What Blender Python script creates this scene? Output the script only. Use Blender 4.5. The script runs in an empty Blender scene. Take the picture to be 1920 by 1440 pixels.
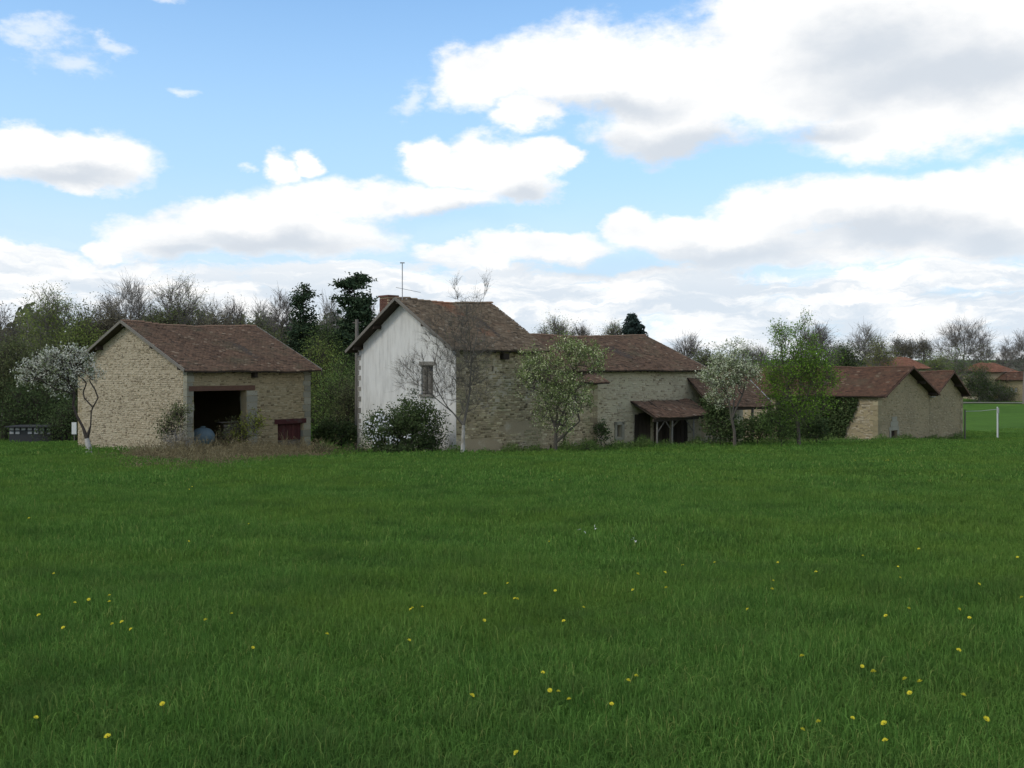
import bpy, math, random
import numpy as np
from mathutils import Vector

sc = bpy.context.scene
COL = sc.collection
F = 1868.0            # focal length in pixels of the 1920 px wide frame
HY = 690.0            # image row of the horizon

# ------------------------------------------------------------------ camera
cam_d = bpy.data.cameras.new('camera')
cam = bpy.data.objects.new('camera', cam_d)
COL.objects.link(cam)
cam.location = (0, 0, 0)
cam.rotation_euler = (math.radians(90), 0, 0)
cam_d.sensor_width = 36.0
cam_d.lens = 36.0 * F / 1920.0
cam_d.shift_y = -(720 - HY) / 1920.0
cam_d.clip_start = 0.1
cam_d.clip_end = 9000
sc.camera = cam

# ------------------------------------------------------------------ colour management
sc.view_settings.view_transform = 'Standard'
sc.view_settings.look = 'None'
sc.view_settings.exposure = 0.5
sc.view_settings.gamma = 1.0
sc.view_settings.use_curve_mapping = False

# ------------------------------------------------------------------ sun
SUN_EL, SUN_AZ = 42.0, -125.0      # azimuth clockwise from +Y (seen from above)
sd = bpy.data.lights.new('sun', 'SUN')
sd.energy = 0.95
sd.angle = math.radians(14)
sd.color = (1.0, 0.955, 0.88)
sun = bpy.data.objects.new('sun', sd)
COL.objects.link(sun)
_a, _e = math.radians(SUN_AZ), math.radians(SUN_EL)
sdir = Vector((math.sin(_a) * math.cos(_e), math.cos(_a) * math.cos(_e), math.sin(_e)))
sun.rotation_euler = (-sdir).to_track_quat('-Z', 'Y').to_euler()
sun.location = sdir * 100


# ------------------------------------------------------------------ node helper
class NT:
    def __init__(s, tree):
        s.t = tree

    def n(s, kind, **kw):
        nd = s.t.nodes.new(kind)
        for k, v in kw.items():
            setattr(nd, k, v)
        return nd

    def put(s, sock, v):
        if v is None:
            return
        if isinstance(v, bpy.types.NodeSocket):
            s.t.links.new(v, sock)
        else:
            if isinstance(v, (tuple, list)) and len(v) == 3 and sock.type == 'RGBA':
                v = (*v, 1)
            sock.default_value = v

    def m(s, op, a, b=None, c=None, clamp=False):
        nd = s.n('ShaderNodeMath', operation=op, use_clamp=clamp)
        s.put(nd.inputs[0], a); s.put(nd.inputs[1], b); s.put(nd.inputs[2], c)
        return nd.outputs[0]

    def v(s, op, a, b=None, scale=None):
        nd = s.n('ShaderNodeVectorMath', operation=op)
        s.put(nd.inputs[0], a); s.put(nd.inputs[1], b)
        if scale is not None:
            s.put(nd.inputs['Scale'], scale)
        return nd.outputs['Value'] if op in ('LENGTH', 'DOT_PRODUCT', 'DISTANCE') else nd.outputs[0]

    def mix(s, fac, a, b, blend='MIX'):
        nd = s.n('ShaderNodeMix', data_type='RGBA', blend_type=blend)
        s.put(nd.inputs['Factor'], fac)
        s.put(nd.inputs[6], a); s.put(nd.inputs[7], b)
        return nd.outputs[2]

    def noise(s, vec, scale, detail=4, rough=0.55, out=0, dist=0.0):
        nd = s.n('ShaderNodeTexNoise')
        s.put(nd.inputs['Vector'], vec)
        nd.inputs['Scale'].default_value = scale
        nd.inputs['Detail'].default_value = detail
        nd.inputs['Roughness'].default_value = rough
        nd.inputs['Distortion'].default_value = dist
        return nd.outputs[out]

    def ss(s, x, lo, hi, a=0.0, b=1.0):
        nd = s.n('ShaderNodeMapRange', interpolation_type='SMOOTHSTEP')
        s.put(nd.inputs['Value'], x)
        nd.inputs['From Min'].default_value = lo
        nd.inputs['From Max'].default_value = hi
        nd.inputs['To Min'].default_value = a
        nd.inputs['To Max'].default_value = b
        return nd.outputs[0]

    def ramp(s, fac, stops):
        nd = s.n('ShaderNodeValToRGB')
        s.put(nd.inputs[0], fac)
        el = nd.color_ramp.elements
        while len(el) < len(stops):
            el.new(0.5)
        for e, (p, c) in zip(el, stops):
            e.position = p
            e.color = (*c, 1)
        return nd.outputs[0]


# ------------------------------------------------------------------ world: Nishita sky with cumulus
world = bpy.data.worlds.new('World')
sc.world = world
world.use_nodes = True
wt = world.node_tree
wt.nodes.clear()
W = NT(wt)
out = W.n('ShaderNodeOutputWorld')
sky = W.n('ShaderNodeTexSky', sky_type='NISHITA', sun_disc=False)
sky.sun_elevation = math.radians(SUN_EL)
sky.sun_rotation = math.radians(SUN_AZ)
sky.altitude = 250
sky.air_density = 1.0
sky.dust_density = 0.6
sky.ozone_density = 1.6
tc = W.n('ShaderNodeTexCoord')
dirv = W.v('NORMALIZE', tc.outputs['Generated'])
sep = W.n('ShaderNodeSeparateXYZ'); W.put(sep.inputs[0], dirv)
dx, dy, dz = sep.outputs
az = W.m('ARCTAN2', dx, dy)
el = W.m('ARCSINE', dz)
comb = W.n('ShaderNodeCombineXYZ')
W.put(comb.inputs[0], az); W.put(comb.inputs[1], el)
P0 = comb.outputs[0]
stretch = W.v('MULTIPLY', P0, (1.0, 1.75, 1.0))


def _warp(vec, scale, detail, rough, amp):
    c = W.noise(vec, scale, detail, rough, out=1)
    return W.v('MULTIPLY', W.v('SUBTRACT', c, (0.5, 0.5, 0.5)), (amp, amp * 0.62, 0.0))


P1 = W.v('ADD', P0, _warp(stretch, 9.0, 2.0, 0.5, 0.075))
P1 = W.v('ADD', P1, _warp(stretch, 34.0, 5.0, 0.62, 0.034))


def _ae(px, py):
    x, z = (px - 960) / F, (HY - py) / F
    return math.atan(x), math.atan2(z, math.hypot(x, 1))


def blobs(vec, lst, k=0.18):
    acc = None
    for (px, py, rx, ry) in lst:
        a, e = _ae(px, py)
        q = W.v('MULTIPLY', W.v('SUBTRACT', vec, (a, e, 0)), (F / rx, F / ry, 0))
        d = W.m('SUBTRACT', 1.0, W.v('LENGTH', q))
        if acc is None:
            acc = d
        else:
            nd = W.n('ShaderNodeMath', operation='SMOOTH_MAX')
            W.put(nd.inputs[0], acc); W.put(nd.inputs[1], d); nd.inputs[2].default_value = k
            acc = nd.outputs[0]
    return acc


CLOUDS = [
    (900, 150, 110, 62), (1060, 130, 170, 86), (1250, 165, 190, 112), (1480, 90, 210, 150),
    (1760, 80, 330, 170), (1700, 220, 250, 68), (1240, 250, 160, 48), (980, 220, 70, 38),
    (790, 292, 46, 40), (905, 305, 95, 52), (985, 345, 80, 42), (1045, 298, 46, 18),
    (524, 300, 40, 36), (585, 298, 38, 26),
    (66, 262, 44, 40), (40, 290, 120, 38), (160, 305, 130, 50), (140, 342, 60, 18),
    (620, 370, 170, 48), (830, 372, 120, 38), (450, 400, 140, 46), (330, 440, 150, 52), (560, 440, 220, 52), (190, 466, 50, 26),
    (40, 490, 110, 32),
    (1190, 420, 70, 38), (1290, 440, 150, 52), (1440, 400, 130, 56), (1590, 385, 190, 62), (1760, 375, 180, 52),
    (1920, 350, 120, 62), (1800, 440, 270, 62), (1480, 470, 240, 44), (1010, 462, 150, 34), (880, 480, 130, 30), (870, 310, 120, 40), (1000, 300, 70, 34),
]
WISPS = [(60, 60, 90, 22), (110, 110, 70, 26), (345, 163, 30, 12), (300, 2, 60, 14), (200, 92, 40, 14), (5, 180, 16, 20), (455, 305, 20, 12), (770, 180, 40, 40), (1860, 20, 30, 10)]
GREY = [(1280, 275, 180, 34), (1790, 135, 260, 56), (1640, 95, 140, 60), (1160, 200, 130, 26), (520, 458, 170, 28), (360, 468, 90, 18),
        (1690, 440, 190, 36), (1370, 478, 170, 26), (990, 362, 70, 26), (850, 410, 110, 20), (130, 330, 100, 20), (1500, 245, 120, 22),
        
        (1860, 450, 90, 30), (1150, 500, 160, 20)]
f_main = blobs(P1, CLOUDS)
fine = W.noise(stretch, 60.0, 6.0, 0.62)
billow = W.noise(stretch, 22.0, 4.0, 0.6)
f_main = W.m('ADD', f_main, W.m('MULTIPLY', W.m('SUBTRACT', fine, 0.5), 0.42))
f_main = W.m('ADD', f_main, W.m('MULTIPLY', W.m('SUBTRACT', billow, 0.5), 0.38))
# the layer of flat clouds towards the horizon
low = W.ss(el, math.atan(150 / F), math.atan(250 / F), 0.50, -0.55)
lown = W.noise(W.v('MULTIPLY', P1, (1.0, 4.2, 1.0)), 9.0, 6.0, 0.6)
f_low = W.m('ADD', low, W.m('MULTIPLY', W.m('SUBTRACT', lown, 0.5), 2.4))
# general cumulus all round the sky, outside the view
cov = W.noise(W.v('MULTIPLY', dirv, (1.0, 1.0, 1.8)), 2.6, 7.0, 0.55)
f_out = W.m('MULTIPLY', W.m('SUBTRACT', cov, 0.46), 4.0)
o1 = W.ss(W.m('ABSOLUTE', az), 0.50, 0.64)
o2 = W.ss(el, 0.37, 0.47)
outside = W.m('MAXIMUM', o1, o2)
f_out = W.m('SUBTRACT', f_out, W.m('MULTIPLY', W.m('SUBTRACT', 1.0, outside), 9.0))
f_all = W.m('MAXIMUM', W.m('MAXIMUM', f_main, f_low), f_out)
soft = W.noise(stretch, 5.0, 3.0, 0.5)
f_all = W.m('ADD', f_all, W.m('MULTIPLY', W.m('SUBTRACT', soft, 0.5), 0.30))
dens = W.ss(f_all, -0.12, 0.38)
f_w = W.m('ADD', blobs(P1, WISPS), W.m('MULTIPLY', W.m('SUBTRACT', fine, 0.55), 1.6))
dens_w = W.ss(f_w, -0.1, 0.9, 0.0, 0.55)
dens = W.m('MAXIMUM', dens, dens_w)
# thin veil nearer to the horizon
veil = W.ss(el, 0.0, 0.20, 0.55, 0.0)
dens = W.m('MAXIMUM', dens, veil)
# grey under-sides
gn = W.noise(stretch, 13.0, 5.0, 0.6)
grey = W.m('ADD', blobs(P1, GREY, 0.3), W.m('MULTIPLY', W.m('SUBTRACT', gn, 0.5), 1.1))
grey = W.ss(grey, -0.75, 0.85)
grey2 = W.m('MULTIPLY', W.ss(gn, 0.45, 0.75), 0.35)
grey = W.m('MAXIMUM', grey, grey2)
streak = W.noise(W.v('MULTIPLY', P1, (1.0, 5.5, 1.0)), 7.0, 6.0, 0.6)
lowband = W.m('MULTIPLY', W.ss(el, 0.15, 0.06), W.ss(streak, 0.40, 0.57, 0.0, 1.0))
cl_col = W.mix(grey, (0.775, 0.77, 0.76), (0.49, 0.53, 0.58))
cl_col = W.mix(lowband, cl_col, (0.50, 0.56, 0.625))
cl_col = W.mix(W.ss(el, -0.02, 0.10, 0.40, 0.0), cl_col, (0.60, 0.65, 0.70))
bg_sky = W.n('ShaderNodeBackground')
sky_c = W.mix(1.0, sky.outputs[0], (0.77, 0.99, 1.10), 'MULTIPLY')
# pale air towards the horizon
sky_c = W.mix(W.ss(el, 0.02, 0.46, 0.92, 0.05), sky_c, (0.385 / 0.15, 0.545 / 0.15, 0.70 / 0.15))
W.put(bg_sky.inputs[0], sky_c)
bg_sky.inputs[1].default_value = 0.15
bg_cl = W.n('ShaderNodeBackground')
W.put(bg_cl.inputs[0], cl_col)
bg_cl.inputs[1].default_value = 1.0
mx = W.n('ShaderNodeMixShader')
W.put(mx.inputs[0], dens)
wt.links.new(bg_sky.outputs[0], mx.inputs[1])
wt.links.new(bg_cl.outputs[0], mx.inputs[2])
wt.links.new(mx.outputs[0], out.inputs[0])
world.cycles.sampling_method = 'MANUAL'
world.cycles.sample_map_resolution = 512


# ------------------------------------------------------------------ materials
def _mat(name):
    m = bpy.data.materials.new(name)
    m.use_nodes = True
    t = m.node_tree
    t.nodes.clear()
    N = NT(t)
    o = N.n('ShaderNodeOutputMaterial')
    return m, N, o


def _finish(N, o, col, rough=0.9, bump=None, bdist=0.02, spec=0.25, metallic=0.0):
    b = N.n('ShaderNodeBsdfPrincipled')
    N.put(b.inputs['Base Color'], col)
    N.put(b.inputs['Roughness'], rough)
    b.inputs['Specular IOR Level'].default_value = spec
    b.inputs['Metallic'].default_value = metallic
    if bump is not None:
        bn = N.n('ShaderNodeBump')
        N.put(bn.inputs['Height'], bump)
        bn.inputs['Strength'].default_value = 0.7
        bn.inputs['Distance'].default_value = bdist
        N.t.links.new(bn.outputs[0], b.inputs['Normal'])
    N.t.links.new(b.outputs[0], o.inputs[0])


def geo_pos(N):
    return N.n('ShaderNodeNewGeometry').outputs['Position']


def tone(N):
    a = N.n('ShaderNodeAttribute', attribute_name='tone')
    return a.outputs['Fac']


def mat_tone(name, stops, patch=None, patch_scale=0.5, patch_lo=0.5, patch_hi=0.65, rough=0.9, grain=0.25, bscale=18, bdist=0.015, spec=0.2):
    """colour by per-piece tone, a grain and an optional second colour in patches"""
    m, N, o = _mat(name)
    p = geo_pos(N)
    c = N.ramp(tone(N), stops)
    g = N.noise(p, bscale, 5, 0.65)
    c = N.mix(1.0, c, N.ramp(g, [(0.25, (1 - grain,) * 3), (0.75, (1 + 0.0,) * 3)]), 'MULTIPLY')
    if patch:
        pn = N.noise(p, patch_scale, 5, 0.65)
        c = N.mix(N.ss(pn, patch_lo, patch_hi, 0.0, patch[1]), c, patch[0])
    _finish(N, o, c, rough, g, bdist, spec)
    return m


def mat_leaf(name, stops, trans=0.3, pscale=0.9, pcol=None):
    m, N, o = _mat(name)
    c = N.ramp(tone(N), stops)
    if pcol:
        c = N.mix(N.ss(N.noise(geo_pos(N), pscale, 3, 0.5), 0.42, 0.66, 0.0, 0.8), c, pcol)
    d = N.n('ShaderNodeBsdfDiffuse'); N.put(d.inputs[0], c)
    t = N.n('ShaderNodeBsdfTranslucent'); N.put(t.inputs[0], c)
    x = N.n('ShaderNodeMixShader'); x.inputs[0].default_value = trans
    N.t.links.new(d.outputs[0], x.inputs[1]); N.t.links.new(t.outputs[0], x.inputs[2])
    N.t.links.new(x.outputs[0], o.inputs[0])
    return m


M = {}
# rubble stone and the mortar behind it
M['stone_ochre'] = mat_tone('stone_ochre', [(0.0, (0.159, 0.125, 0.085)), (0.12, (0.286, 0.235, 0.157)), (0.4, (0.381, 0.320, 0.224)), (1.0, (0.465, 0.400, 0.295))], ((0.233, 0.190, 0.133), 0.5), 0.6, 0.5, 0.7)
M['mortar_ochre'] = mat_tone('mortar_ochre', [(0.0, (0.392, 0.335, 0.238)), (1.0, (0.423, 0.360, 0.257))], ((0.275, 0.225, 0.152), 0.6), 0.7, 0.45, 0.7)
M['stone_brown'] = mat_tone('stone_brown', [(0.0, (0.129, 0.104, 0.063)), (0.2, (0.312, 0.258, 0.157)), (0.6, (0.459, 0.383, 0.234)), (1.0, (0.661, 0.570, 0.376))], ((0.275, 0.267, 0.149), 0.6), 0.55, 0.48, 0.65)
M['mortar_brown'] = mat_tone('mortar_brown', [(0.0, (0.370, 0.301, 0.193)), (1.0, (0.454, 0.375, 0.245))], ((0.571, 0.521, 0.416), 0.7), 0.4, 0.52, 0.64)
M['mortar_tan'] = mat_tone('mortar_tan', [(0.0, (0.324, 0.261, 0.155)), (1.0, (0.384, 0.313, 0.190))], ((0.228, 0.186, 0.115), 0.75), 0.45, 0.45, 0.65)
M['stone_tan'] = mat_tone('stone_tan', [(0.0, (0.156, 0.122, 0.075)), (0.15, (0.264, 0.220, 0.130)), (0.5, (0.336, 0.278, 0.165)), (1.0, (0.420, 0.360, 0.230))], ((0.264, 0.220, 0.140), 0.5), 0.6, 0.5, 0.7)
M['mortar_byre'] = mat_tone('mortar_byre', [(0.0, (0.48, 0.43, 0.29)), (1.0, (0.54, 0.48, 0.33))], ((0.36, 0.31, 0.215), 0.75), 0.45, 0.45, 0.65)
M['stone_byre'] = mat_tone('stone_byre', [(0.0, (0.22, 0.18, 0.12)), (0.2, (0.40, 0.34, 0.23)), (1.0, (0.58, 0.52, 0.37))], ((0.36, 0.32, 0.23), 0.5), 0.6, 0.5, 0.7)
M['dressed'] = mat_tone('dressed_stone', [(0.0, (0.213, 0.208, 0.164)), (1.0, (0.348, 0.331, 0.254))], ((0.194, 0.180, 0.131), 0.5), 1.2)
M['quoin_dark'] = mat_tone('quoin_stone', [(0.0, (0.17, 0.16, 0.14)), (1.0, (0.28, 0.26, 0.22))])
# roof tiles
M['tile_brown'] = mat_tone('tile_brown', [(0.0, (0.095, 0.068, 0.050)), (0.45, (0.183, 0.117, 0.079)), (0.9, (0.252, 0.155, 0.102)), (1.0, (0.347, 0.256, 0.174))], ((0.148, 0.133, 0.083), 0.55), 0.5, 0.5, 0.7, spec=0.15)
M['tile_moss'] = mat_tone('tile_moss', [(0.0, (0.091, 0.070, 0.050)), (0.45, (0.196, 0.142, 0.095)), (0.85, (0.280, 0.210, 0.140)), (1.0, (0.322, 0.261, 0.189))], ((0.308, 0.138, 0.077), 0.7), 0.38, 0.55, 0.7, spec=0.15)
M['tile_red'] = mat_tone('tile_red', [(0.0, (0.058, 0.034, 0.026)), (0.45, (0.102, 0.060, 0.041)), (0.9, (0.144, 0.076, 0.050)), (1.0, (0.189, 0.135, 0.095))], ((0.090, 0.072, 0.048), 0.6), 0.5, 0.52, 0.7, spec=0.15)
M['tile_warm'] = mat_tone('tile_warm', [(0.0, (0.10, 0.066, 0.046)), (0.45, (0.185, 0.115, 0.078)), (0.9, (0.25, 0.15, 0.10)), (1.0, (0.30, 0.22, 0.16))], ((0.13, 0.105, 0.07), 0.6), 0.6, 0.5, 0.7, spec=0.15)
M['tile_orange'] = mat_tone('tile_orange', [(0.0, (0.17, 0.078, 0.05)), (1.0, (0.25, 0.12, 0.08))], ((0.18, 0.10, 0.07), 0.6), 0.3)
M['wood_grey'] = mat_tone('weathered_wood', [(0.0, (0.10, 0.09, 0.075)), (1.0, (0.23, 0.21, 0.18))], bscale=9)
M['wood_dark'] = mat_tone('dark_wood', [(0.0, (0.035, 0.027, 0.02)), (1.0, (0.075, 0.058, 0.045))], bscale=9)
M['wood_red'] = mat_tone('red_painted_wood', [(0.0, (0.065, 0.022, 0.022)), (1.0, (0.10, 0.035, 0.033))], ((0.075, 0.06, 0.055), 0.7), 1.6, 0.5, 0.7, bscale=9)
M['wood_lintel'] = mat_tone('lintel_wood', [(0.0, (0.09, 0.05, 0.035)), (1.0, (0.15, 0.085, 0.06))], bscale=7)
M['brick'] = mat_tone('chimney_brick', [(0.0, (0.10, 0.045, 0.035)), (1.0, (0.17, 0.08, 0.06))])
M['metal_grey'] = mat_tone('grey_metal', [(0.0, (0.32, 0.32, 0.33)), (1.0, (0.4, 0.4, 0.41))], rough=0.5)
M['white_paint'] = mat_tone('white_paint', [(0.0, (0.60, 0.60, 0.58)), (1.0, (0.72, 0.72, 0.70))], rough=0.6, grain=0.15)
M['black'] = mat_tone('dark_metal', [(0.0, (0.03, 0.032, 0.035)), (1.0, (0.06, 0.06, 0.065))], rough=0.6)
M['blue_tarp'] = mat_tone('blue_grey_plastic', [(0.0, (0.13, 0.20, 0.235)), (1.0, (0.16, 0.23, 0.27))], rough=0.5)
M['pane'] = mat_tone('pane_glass', [(0.0, (0.03, 0.035, 0.04)), (1.0, (0.05, 0.055, 0.06))], rough=0.15, spec=0.5, grain=0.0)
M['rock'] = mat_tone('pale_rock', [(0.0, (0.30, 0.28, 0.25)), (1.0, (0.45, 0.42, 0.38))])
M['lane'] = mat_tone('lane_gravel', [(0.0, (0.182, 0.180, 0.143)), (1.0, (0.210, 0.202, 0.163))], ((0.105, 0.122, 0.061), 0.5), 0.8)

# white render with run-down streaks and a worn-off foot
m, N, o = _mat('white_render')
p = geo_pos(N)
st = N.noise(N.v('MULTIPLY', p, (2.4, 2.4, 0.42)), 1.5, 6, 0.7)
bl = N.noise(p, 0.55, 5, 0.6)
c = N.ramp(st, [(0.30, (0.44, 0.43, 0.40)), (0.50, (0.565, 0.555, 0.52)), (0.70, (0.64, 0.63, 0.59))])
c = N.mix(N.ss(bl, 0.5, 0.72, 0.0, 0.55), c, (0.47, 0.46, 0.43))
pz = N.n('ShaderNodeSeparateXYZ'); N.put(pz.inputs[0], p)
foot = N.m('ADD', pz.outputs[2], N.m('MULTIPLY', N.noise(p, 1.4, 5, 0.65), 2.2))
c = N.mix(N.ss(foot, -3.1, -2.3, 0.85, 0.0), c, (0.34, 0.31, 0.25))
_finish(N, o, c, 0.9, N.noise(p, 12, 5, 0.7), 0.02, 0.2)
M['render'] = m

# ground
m, N, o = _mat('meadow_ground')
p = geo_pos(N)
n1 = N.noise(p, 0.16, 5, 0.6)
n2 = N.noise(p, 1.3, 6, 0.7)
n3 = N.noise(p, 9.0, 5, 0.75)
c = N.ramp(n1, [(0.32, (0.054, 0.114, 0.019)), (0.55, (0.070, 0.143, 0.023)), (0.72, (0.095, 0.156, 0.028))])
c = N.mix(N.ss(n2, 0.45, 0.75, 0.0, 0.55), c, (0.030, 0.068, 0.011))
c = N.mix(N.ss(n3, 0.55, 0.8, 0.0, 0.5), c, (0.088, 0.137, 0.027))
_finish(N, o, c, 1.0, n3, 0.06, 0.05)
M['ground'] = m

m, N, o = _mat('grass_blades')
p = geo_pos(N)
tn = tone(N)
c = N.ramp(tn, [(0.0, (0.045, 0.105, 0.022)), (0.45, (0.084, 0.182, 0.034)), (0.8, (0.150, 0.270, 0.060)), (0.93, (0.240, 0.284, 0.080)), (1.0, (0.390, 0.355, 0.140))])
c = N.mix(N.ss(N.noise(p, 0.22, 4, 0.6), 0.40, 0.66, 0.0, 0.55), c, (0.135, 0.213, 0.036))
c = N.mix(N.ss(N.noise(p, 0.8, 5, 0.7), 0.46, 0.66, 0.0, 0.5), c, (0.045, 0.099, 0.026))
c = N.mix(N.ss(N.noise(p, 3.2, 4, 0.7), 0.5, 0.68, 0.0, 0.5), c, (0.135, 0.205, 0.055))
d = N.n('ShaderNodeBsdfDiffuse'); N.put(d.inputs[0], c)
t = N.n('ShaderNodeBsdfTranslucent'); N.put(t.inputs[0], c)
x = N.n('ShaderNodeMixShader'); x.inputs[0].default_value = 0.35
N.t.links.new(d.outputs[0], x.inputs[1]); N.t.links.new(t.outputs[0], x.inputs[2])
N.t.links.new(x.outputs[0], o.inputs[0])
M['grass'] = m

M['bark'] = mat_tone('bark', [(0.0, (0.075, 0.062, 0.05)), (1.0, (0.14, 0.12, 0.10))], ((0.10, 0.115, 0.06), 0.4), 1.5)
M['bark_mid'] = mat_tone('pale_bark', [(0.0, (0.095, 0.085, 0.07)), (1.0, (0.17, 0.155, 0.13))])
M['bark_dark'] = mat_tone('dark_bark', [(0.0, (0.045, 0.036, 0.03)), (1.0, (0.075, 0.062, 0.052))])
M['bark_grey'] = mat_tone('grey_bark', [(0.0, (0.20, 0.185, 0.165)), (1.0, (0.32, 0.30, 0.27))])
M['bark_far'] = mat_tone('far_bark', [(0.0, (0.17, 0.15, 0.135)), (1.0, (0.26, 0.235, 0.215))])
M['whitewash'] = mat_tone('whitewashed_bark', [(0.0, (0.36, 0.34, 0.30)), (1.0, (0.50, 0.47, 0.43))], ((0.20, 0.18, 0.14), 0.7), 2.2, 0.48, 0.62, bscale=10)
M['leaf_green'] = mat_leaf('leaf_green', [(0, (0.069, 0.110, 0.031)), (0.6, (0.138, 0.206, 0.062)), (1, (0.234, 0.316, 0.112))])
M['leaf_bright'] = mat_leaf('leaf_bright', [(0, (0.066, 0.132, 0.016)), (0.6, (0.143, 0.253, 0.035)), (1, (0.264, 0.396, 0.080))])
M['leaf_olive'] = mat_leaf('leaf_olive', [(0, (0.075, 0.088, 0.041)), (0.6, (0.131, 0.150, 0.066)), (1, (0.213, 0.225, 0.108))])
M['leaf_yellow'] = mat_leaf('leaf_yellowgreen', [(0, (0.10, 0.12, 0.02)), (1, (0.24, 0.27, 0.06))])
M['leaf_dark'] = mat_leaf('leaf_dark', [(0, (0.038, 0.055, 0.024)), (0.7, (0.081, 0.116, 0.046)), (1, (0.139, 0.178, 0.070))], 0.2)
M['leaf_spring'] = mat_leaf('leaf_spring', [(0, (0.108, 0.145, 0.035)), (0.6, (0.194, 0.248, 0.064)), (1, (0.316, 0.359, 0.104))])
M['leaf_brown'] = mat_leaf('leaf_brownish', [(0, (0.098, 0.086, 0.061)), (0.7, (0.161, 0.144, 0.094)), (1, (0.218, 0.207, 0.121))])
M['blossom'] = mat_leaf('blossom', [(0, (0.120, 0.156, 0.060)), (0.35, (0.230, 0.267, 0.146)), (0.45, (0.534, 0.534, 0.447)), (1, (0.736, 0.736, 0.654))])
M['blossom_green'] = mat_leaf('blossom_green', [(0, (0.078, 0.121, 0.042)), (0.40, (0.224, 0.275, 0.116)), (0.52, (0.493, 0.528, 0.357)), (1, (0.784, 0.792, 0.609))])
M['blossom_few'] = mat_leaf('blossom_few', [(0, (0.073, 0.111, 0.033)), (0.5, (0.189, 0.250, 0.083)), (0.66, (0.319, 0.389, 0.154)), (0.76, (0.668, 0.693, 0.396)), (1, (0.900, 0.887, 0.572))])
M['needles'] = mat_leaf('needles', [(0, (0.025, 0.043, 0.024)), (0.7, (0.048, 0.075, 0.041)), (1, (0.081, 0.112, 0.060))], 0.1)
M['needles_blue'] = mat_leaf('needles_blue', [(0, (0.028, 0.044, 0.038)), (1, (0.065, 0.09, 0.078))], 0.1)
M['dead'] = mat_leaf('dead_stems', [(0, (0.104, 0.083, 0.047)), (0.6, (0.195, 0.162, 0.091)), (1, (0.307, 0.267, 0.154))], 0.1)
M['yellow'] = mat_leaf('dandelion_yellow', [(0, (0.72, 0.62, 0.04)), (1, (0.82, 0.74, 0.08))], 0.2)
M['stem_green'] = mat_leaf('stem_green', [(0, (0.06, 0.12, 0.03)), (1, (0.08, 0.15, 0.04))], 0.2)
M['white_petal'] = mat_leaf('white_petal', [(0, (0.7, 0.7, 0.7)), (1, (0.8, 0.8, 0.8))], 0.2)
M['far_wood'] = mat_leaf('far_wood', [(0, (0.07, 0.085, 0.06)), (1, (0.14, 0.15, 0.11))], 0.1)


# ------------------------------------------------------------------ terrain
def gz(x, y):
    """ground height below the eye"""
    x = np.asarray(x, float); y = np.asarray(y, float)
    ys = np.array([-40, 0, 45, 60, 80, 86, 100, 130, 160, 300, 700, 1500, 3000, 6000.])
    zs = np.array([-0.9, -1.6, -3.98, -4.75, -5.80, -5.95, -5.55, -4.68, -4.25, -3.4, -1.5, 9.0, 24.0, 40.0])
    z = np.interp(y, ys, zs)
    z = z - 0.24 * np.exp(-(((x + 2) / 9.0) ** 2 + ((y - 50) / 8.0) ** 2))
    z = z - 0.22 * np.exp(-(((x + 11) / 5.0) ** 2 + ((y - 56) / 5.0) ** 2))
    k = np.clip((y - 3) / 20, 0, 1)
    z = z + k * (0.05 * np.sin(x * 0.31 + y * 0.11) * np.cos(y * 0.23 - x * 0.07) + 0.02 * np.sin(x * 0.9 + 1) * np.sin(y * 0.8))
    return z


def G(px, D, up=0.0):
    x = (px - 960) / F * D
    return np.array([x, D, float(gz(x, D)) + up])


def Pp(px, py, D):
    return np.array([(px - 960) / F * D, D, (HY - py) / F * D])


def onground(px, py):
    lo, hi = 3.0, 140.0
    for _ in range(50):
        D = (lo + hi) / 2
        if gz((px - 960) / F * D, D) < (HY - py) / F * D:
            lo = D
        else:
            hi = D
        if D > 80: hi = D
    return G(px, D)


# ------------------------------------------------------------------ object helpers
ROOTLOC = {}


def mk(name, V, Q, mat, parent=None, T=None, smooth=False, kind=None, tris=None, loc=None):
    """link one mesh; V world coordinates (n,3); Q quads (m,4) or list of polygons"""
    V = np.asarray(V, np.float32).reshape(-1, 3)
    root = parent
    base = np.zeros(3, np.float32)
    if parent is not None:
        base = np.array(ROOTLOC[parent.name], np.float32)
    if loc is not None:
        base = np.array(loc, np.float32)
    me = bpy.data.meshes.new(name)
    if isinstance(Q, np.ndarray) and Q.ndim == 2:
        k = Q.shape[1]
        me.vertices.add(len(V)); me.vertices.foreach_set('co', (V - base).ravel())
        me.loops.add(Q.size); me.loops.foreach_set('vertex_index', Q.ravel().astype(np.int32))
        me.polygons.add(len(Q))
        me.polygons.foreach_set('loop_start', np.arange(0, Q.size, k, dtype=np.int32))
        me.polygons.foreach_set('loop_total', np.full(len(Q), k, np.int32))
        me.update(calc_edges=True)
    else:
        me.from_pydata((V - base).tolist(), [], [list(map(int, q)) for q in Q])
        me.update()
    n = len(me.polygons)
    at = me.attributes.new('tone', 'FLOAT', 'FACE')
    if T is None:
        T = np.random.RandomState(len(V)).rand(n) * 0.5 + 0.25
    T = np.asarray(T, np.float32)
    if T.size == 1:
        T = np.full(n, float(T), np.float32)
    at.data.foreach_set('value', T)
    if smooth:
        me.polygons.foreach_set('use_smooth', np.ones(n, bool))
    me.materials.append(mat)
    o = bpy.data.objects.new(name, me)
    COL.objects.link(o)
    if parent is not None:
        o.parent = parent
        ROOTLOC[o.name] = tuple(ROOTLOC[parent.name])
    else:
        o.location = tuple(float(b) for b in base)
        ROOTLOC[o.name] = tuple(base)
    if kind:
        o['kind'] = kind
    return o


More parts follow.
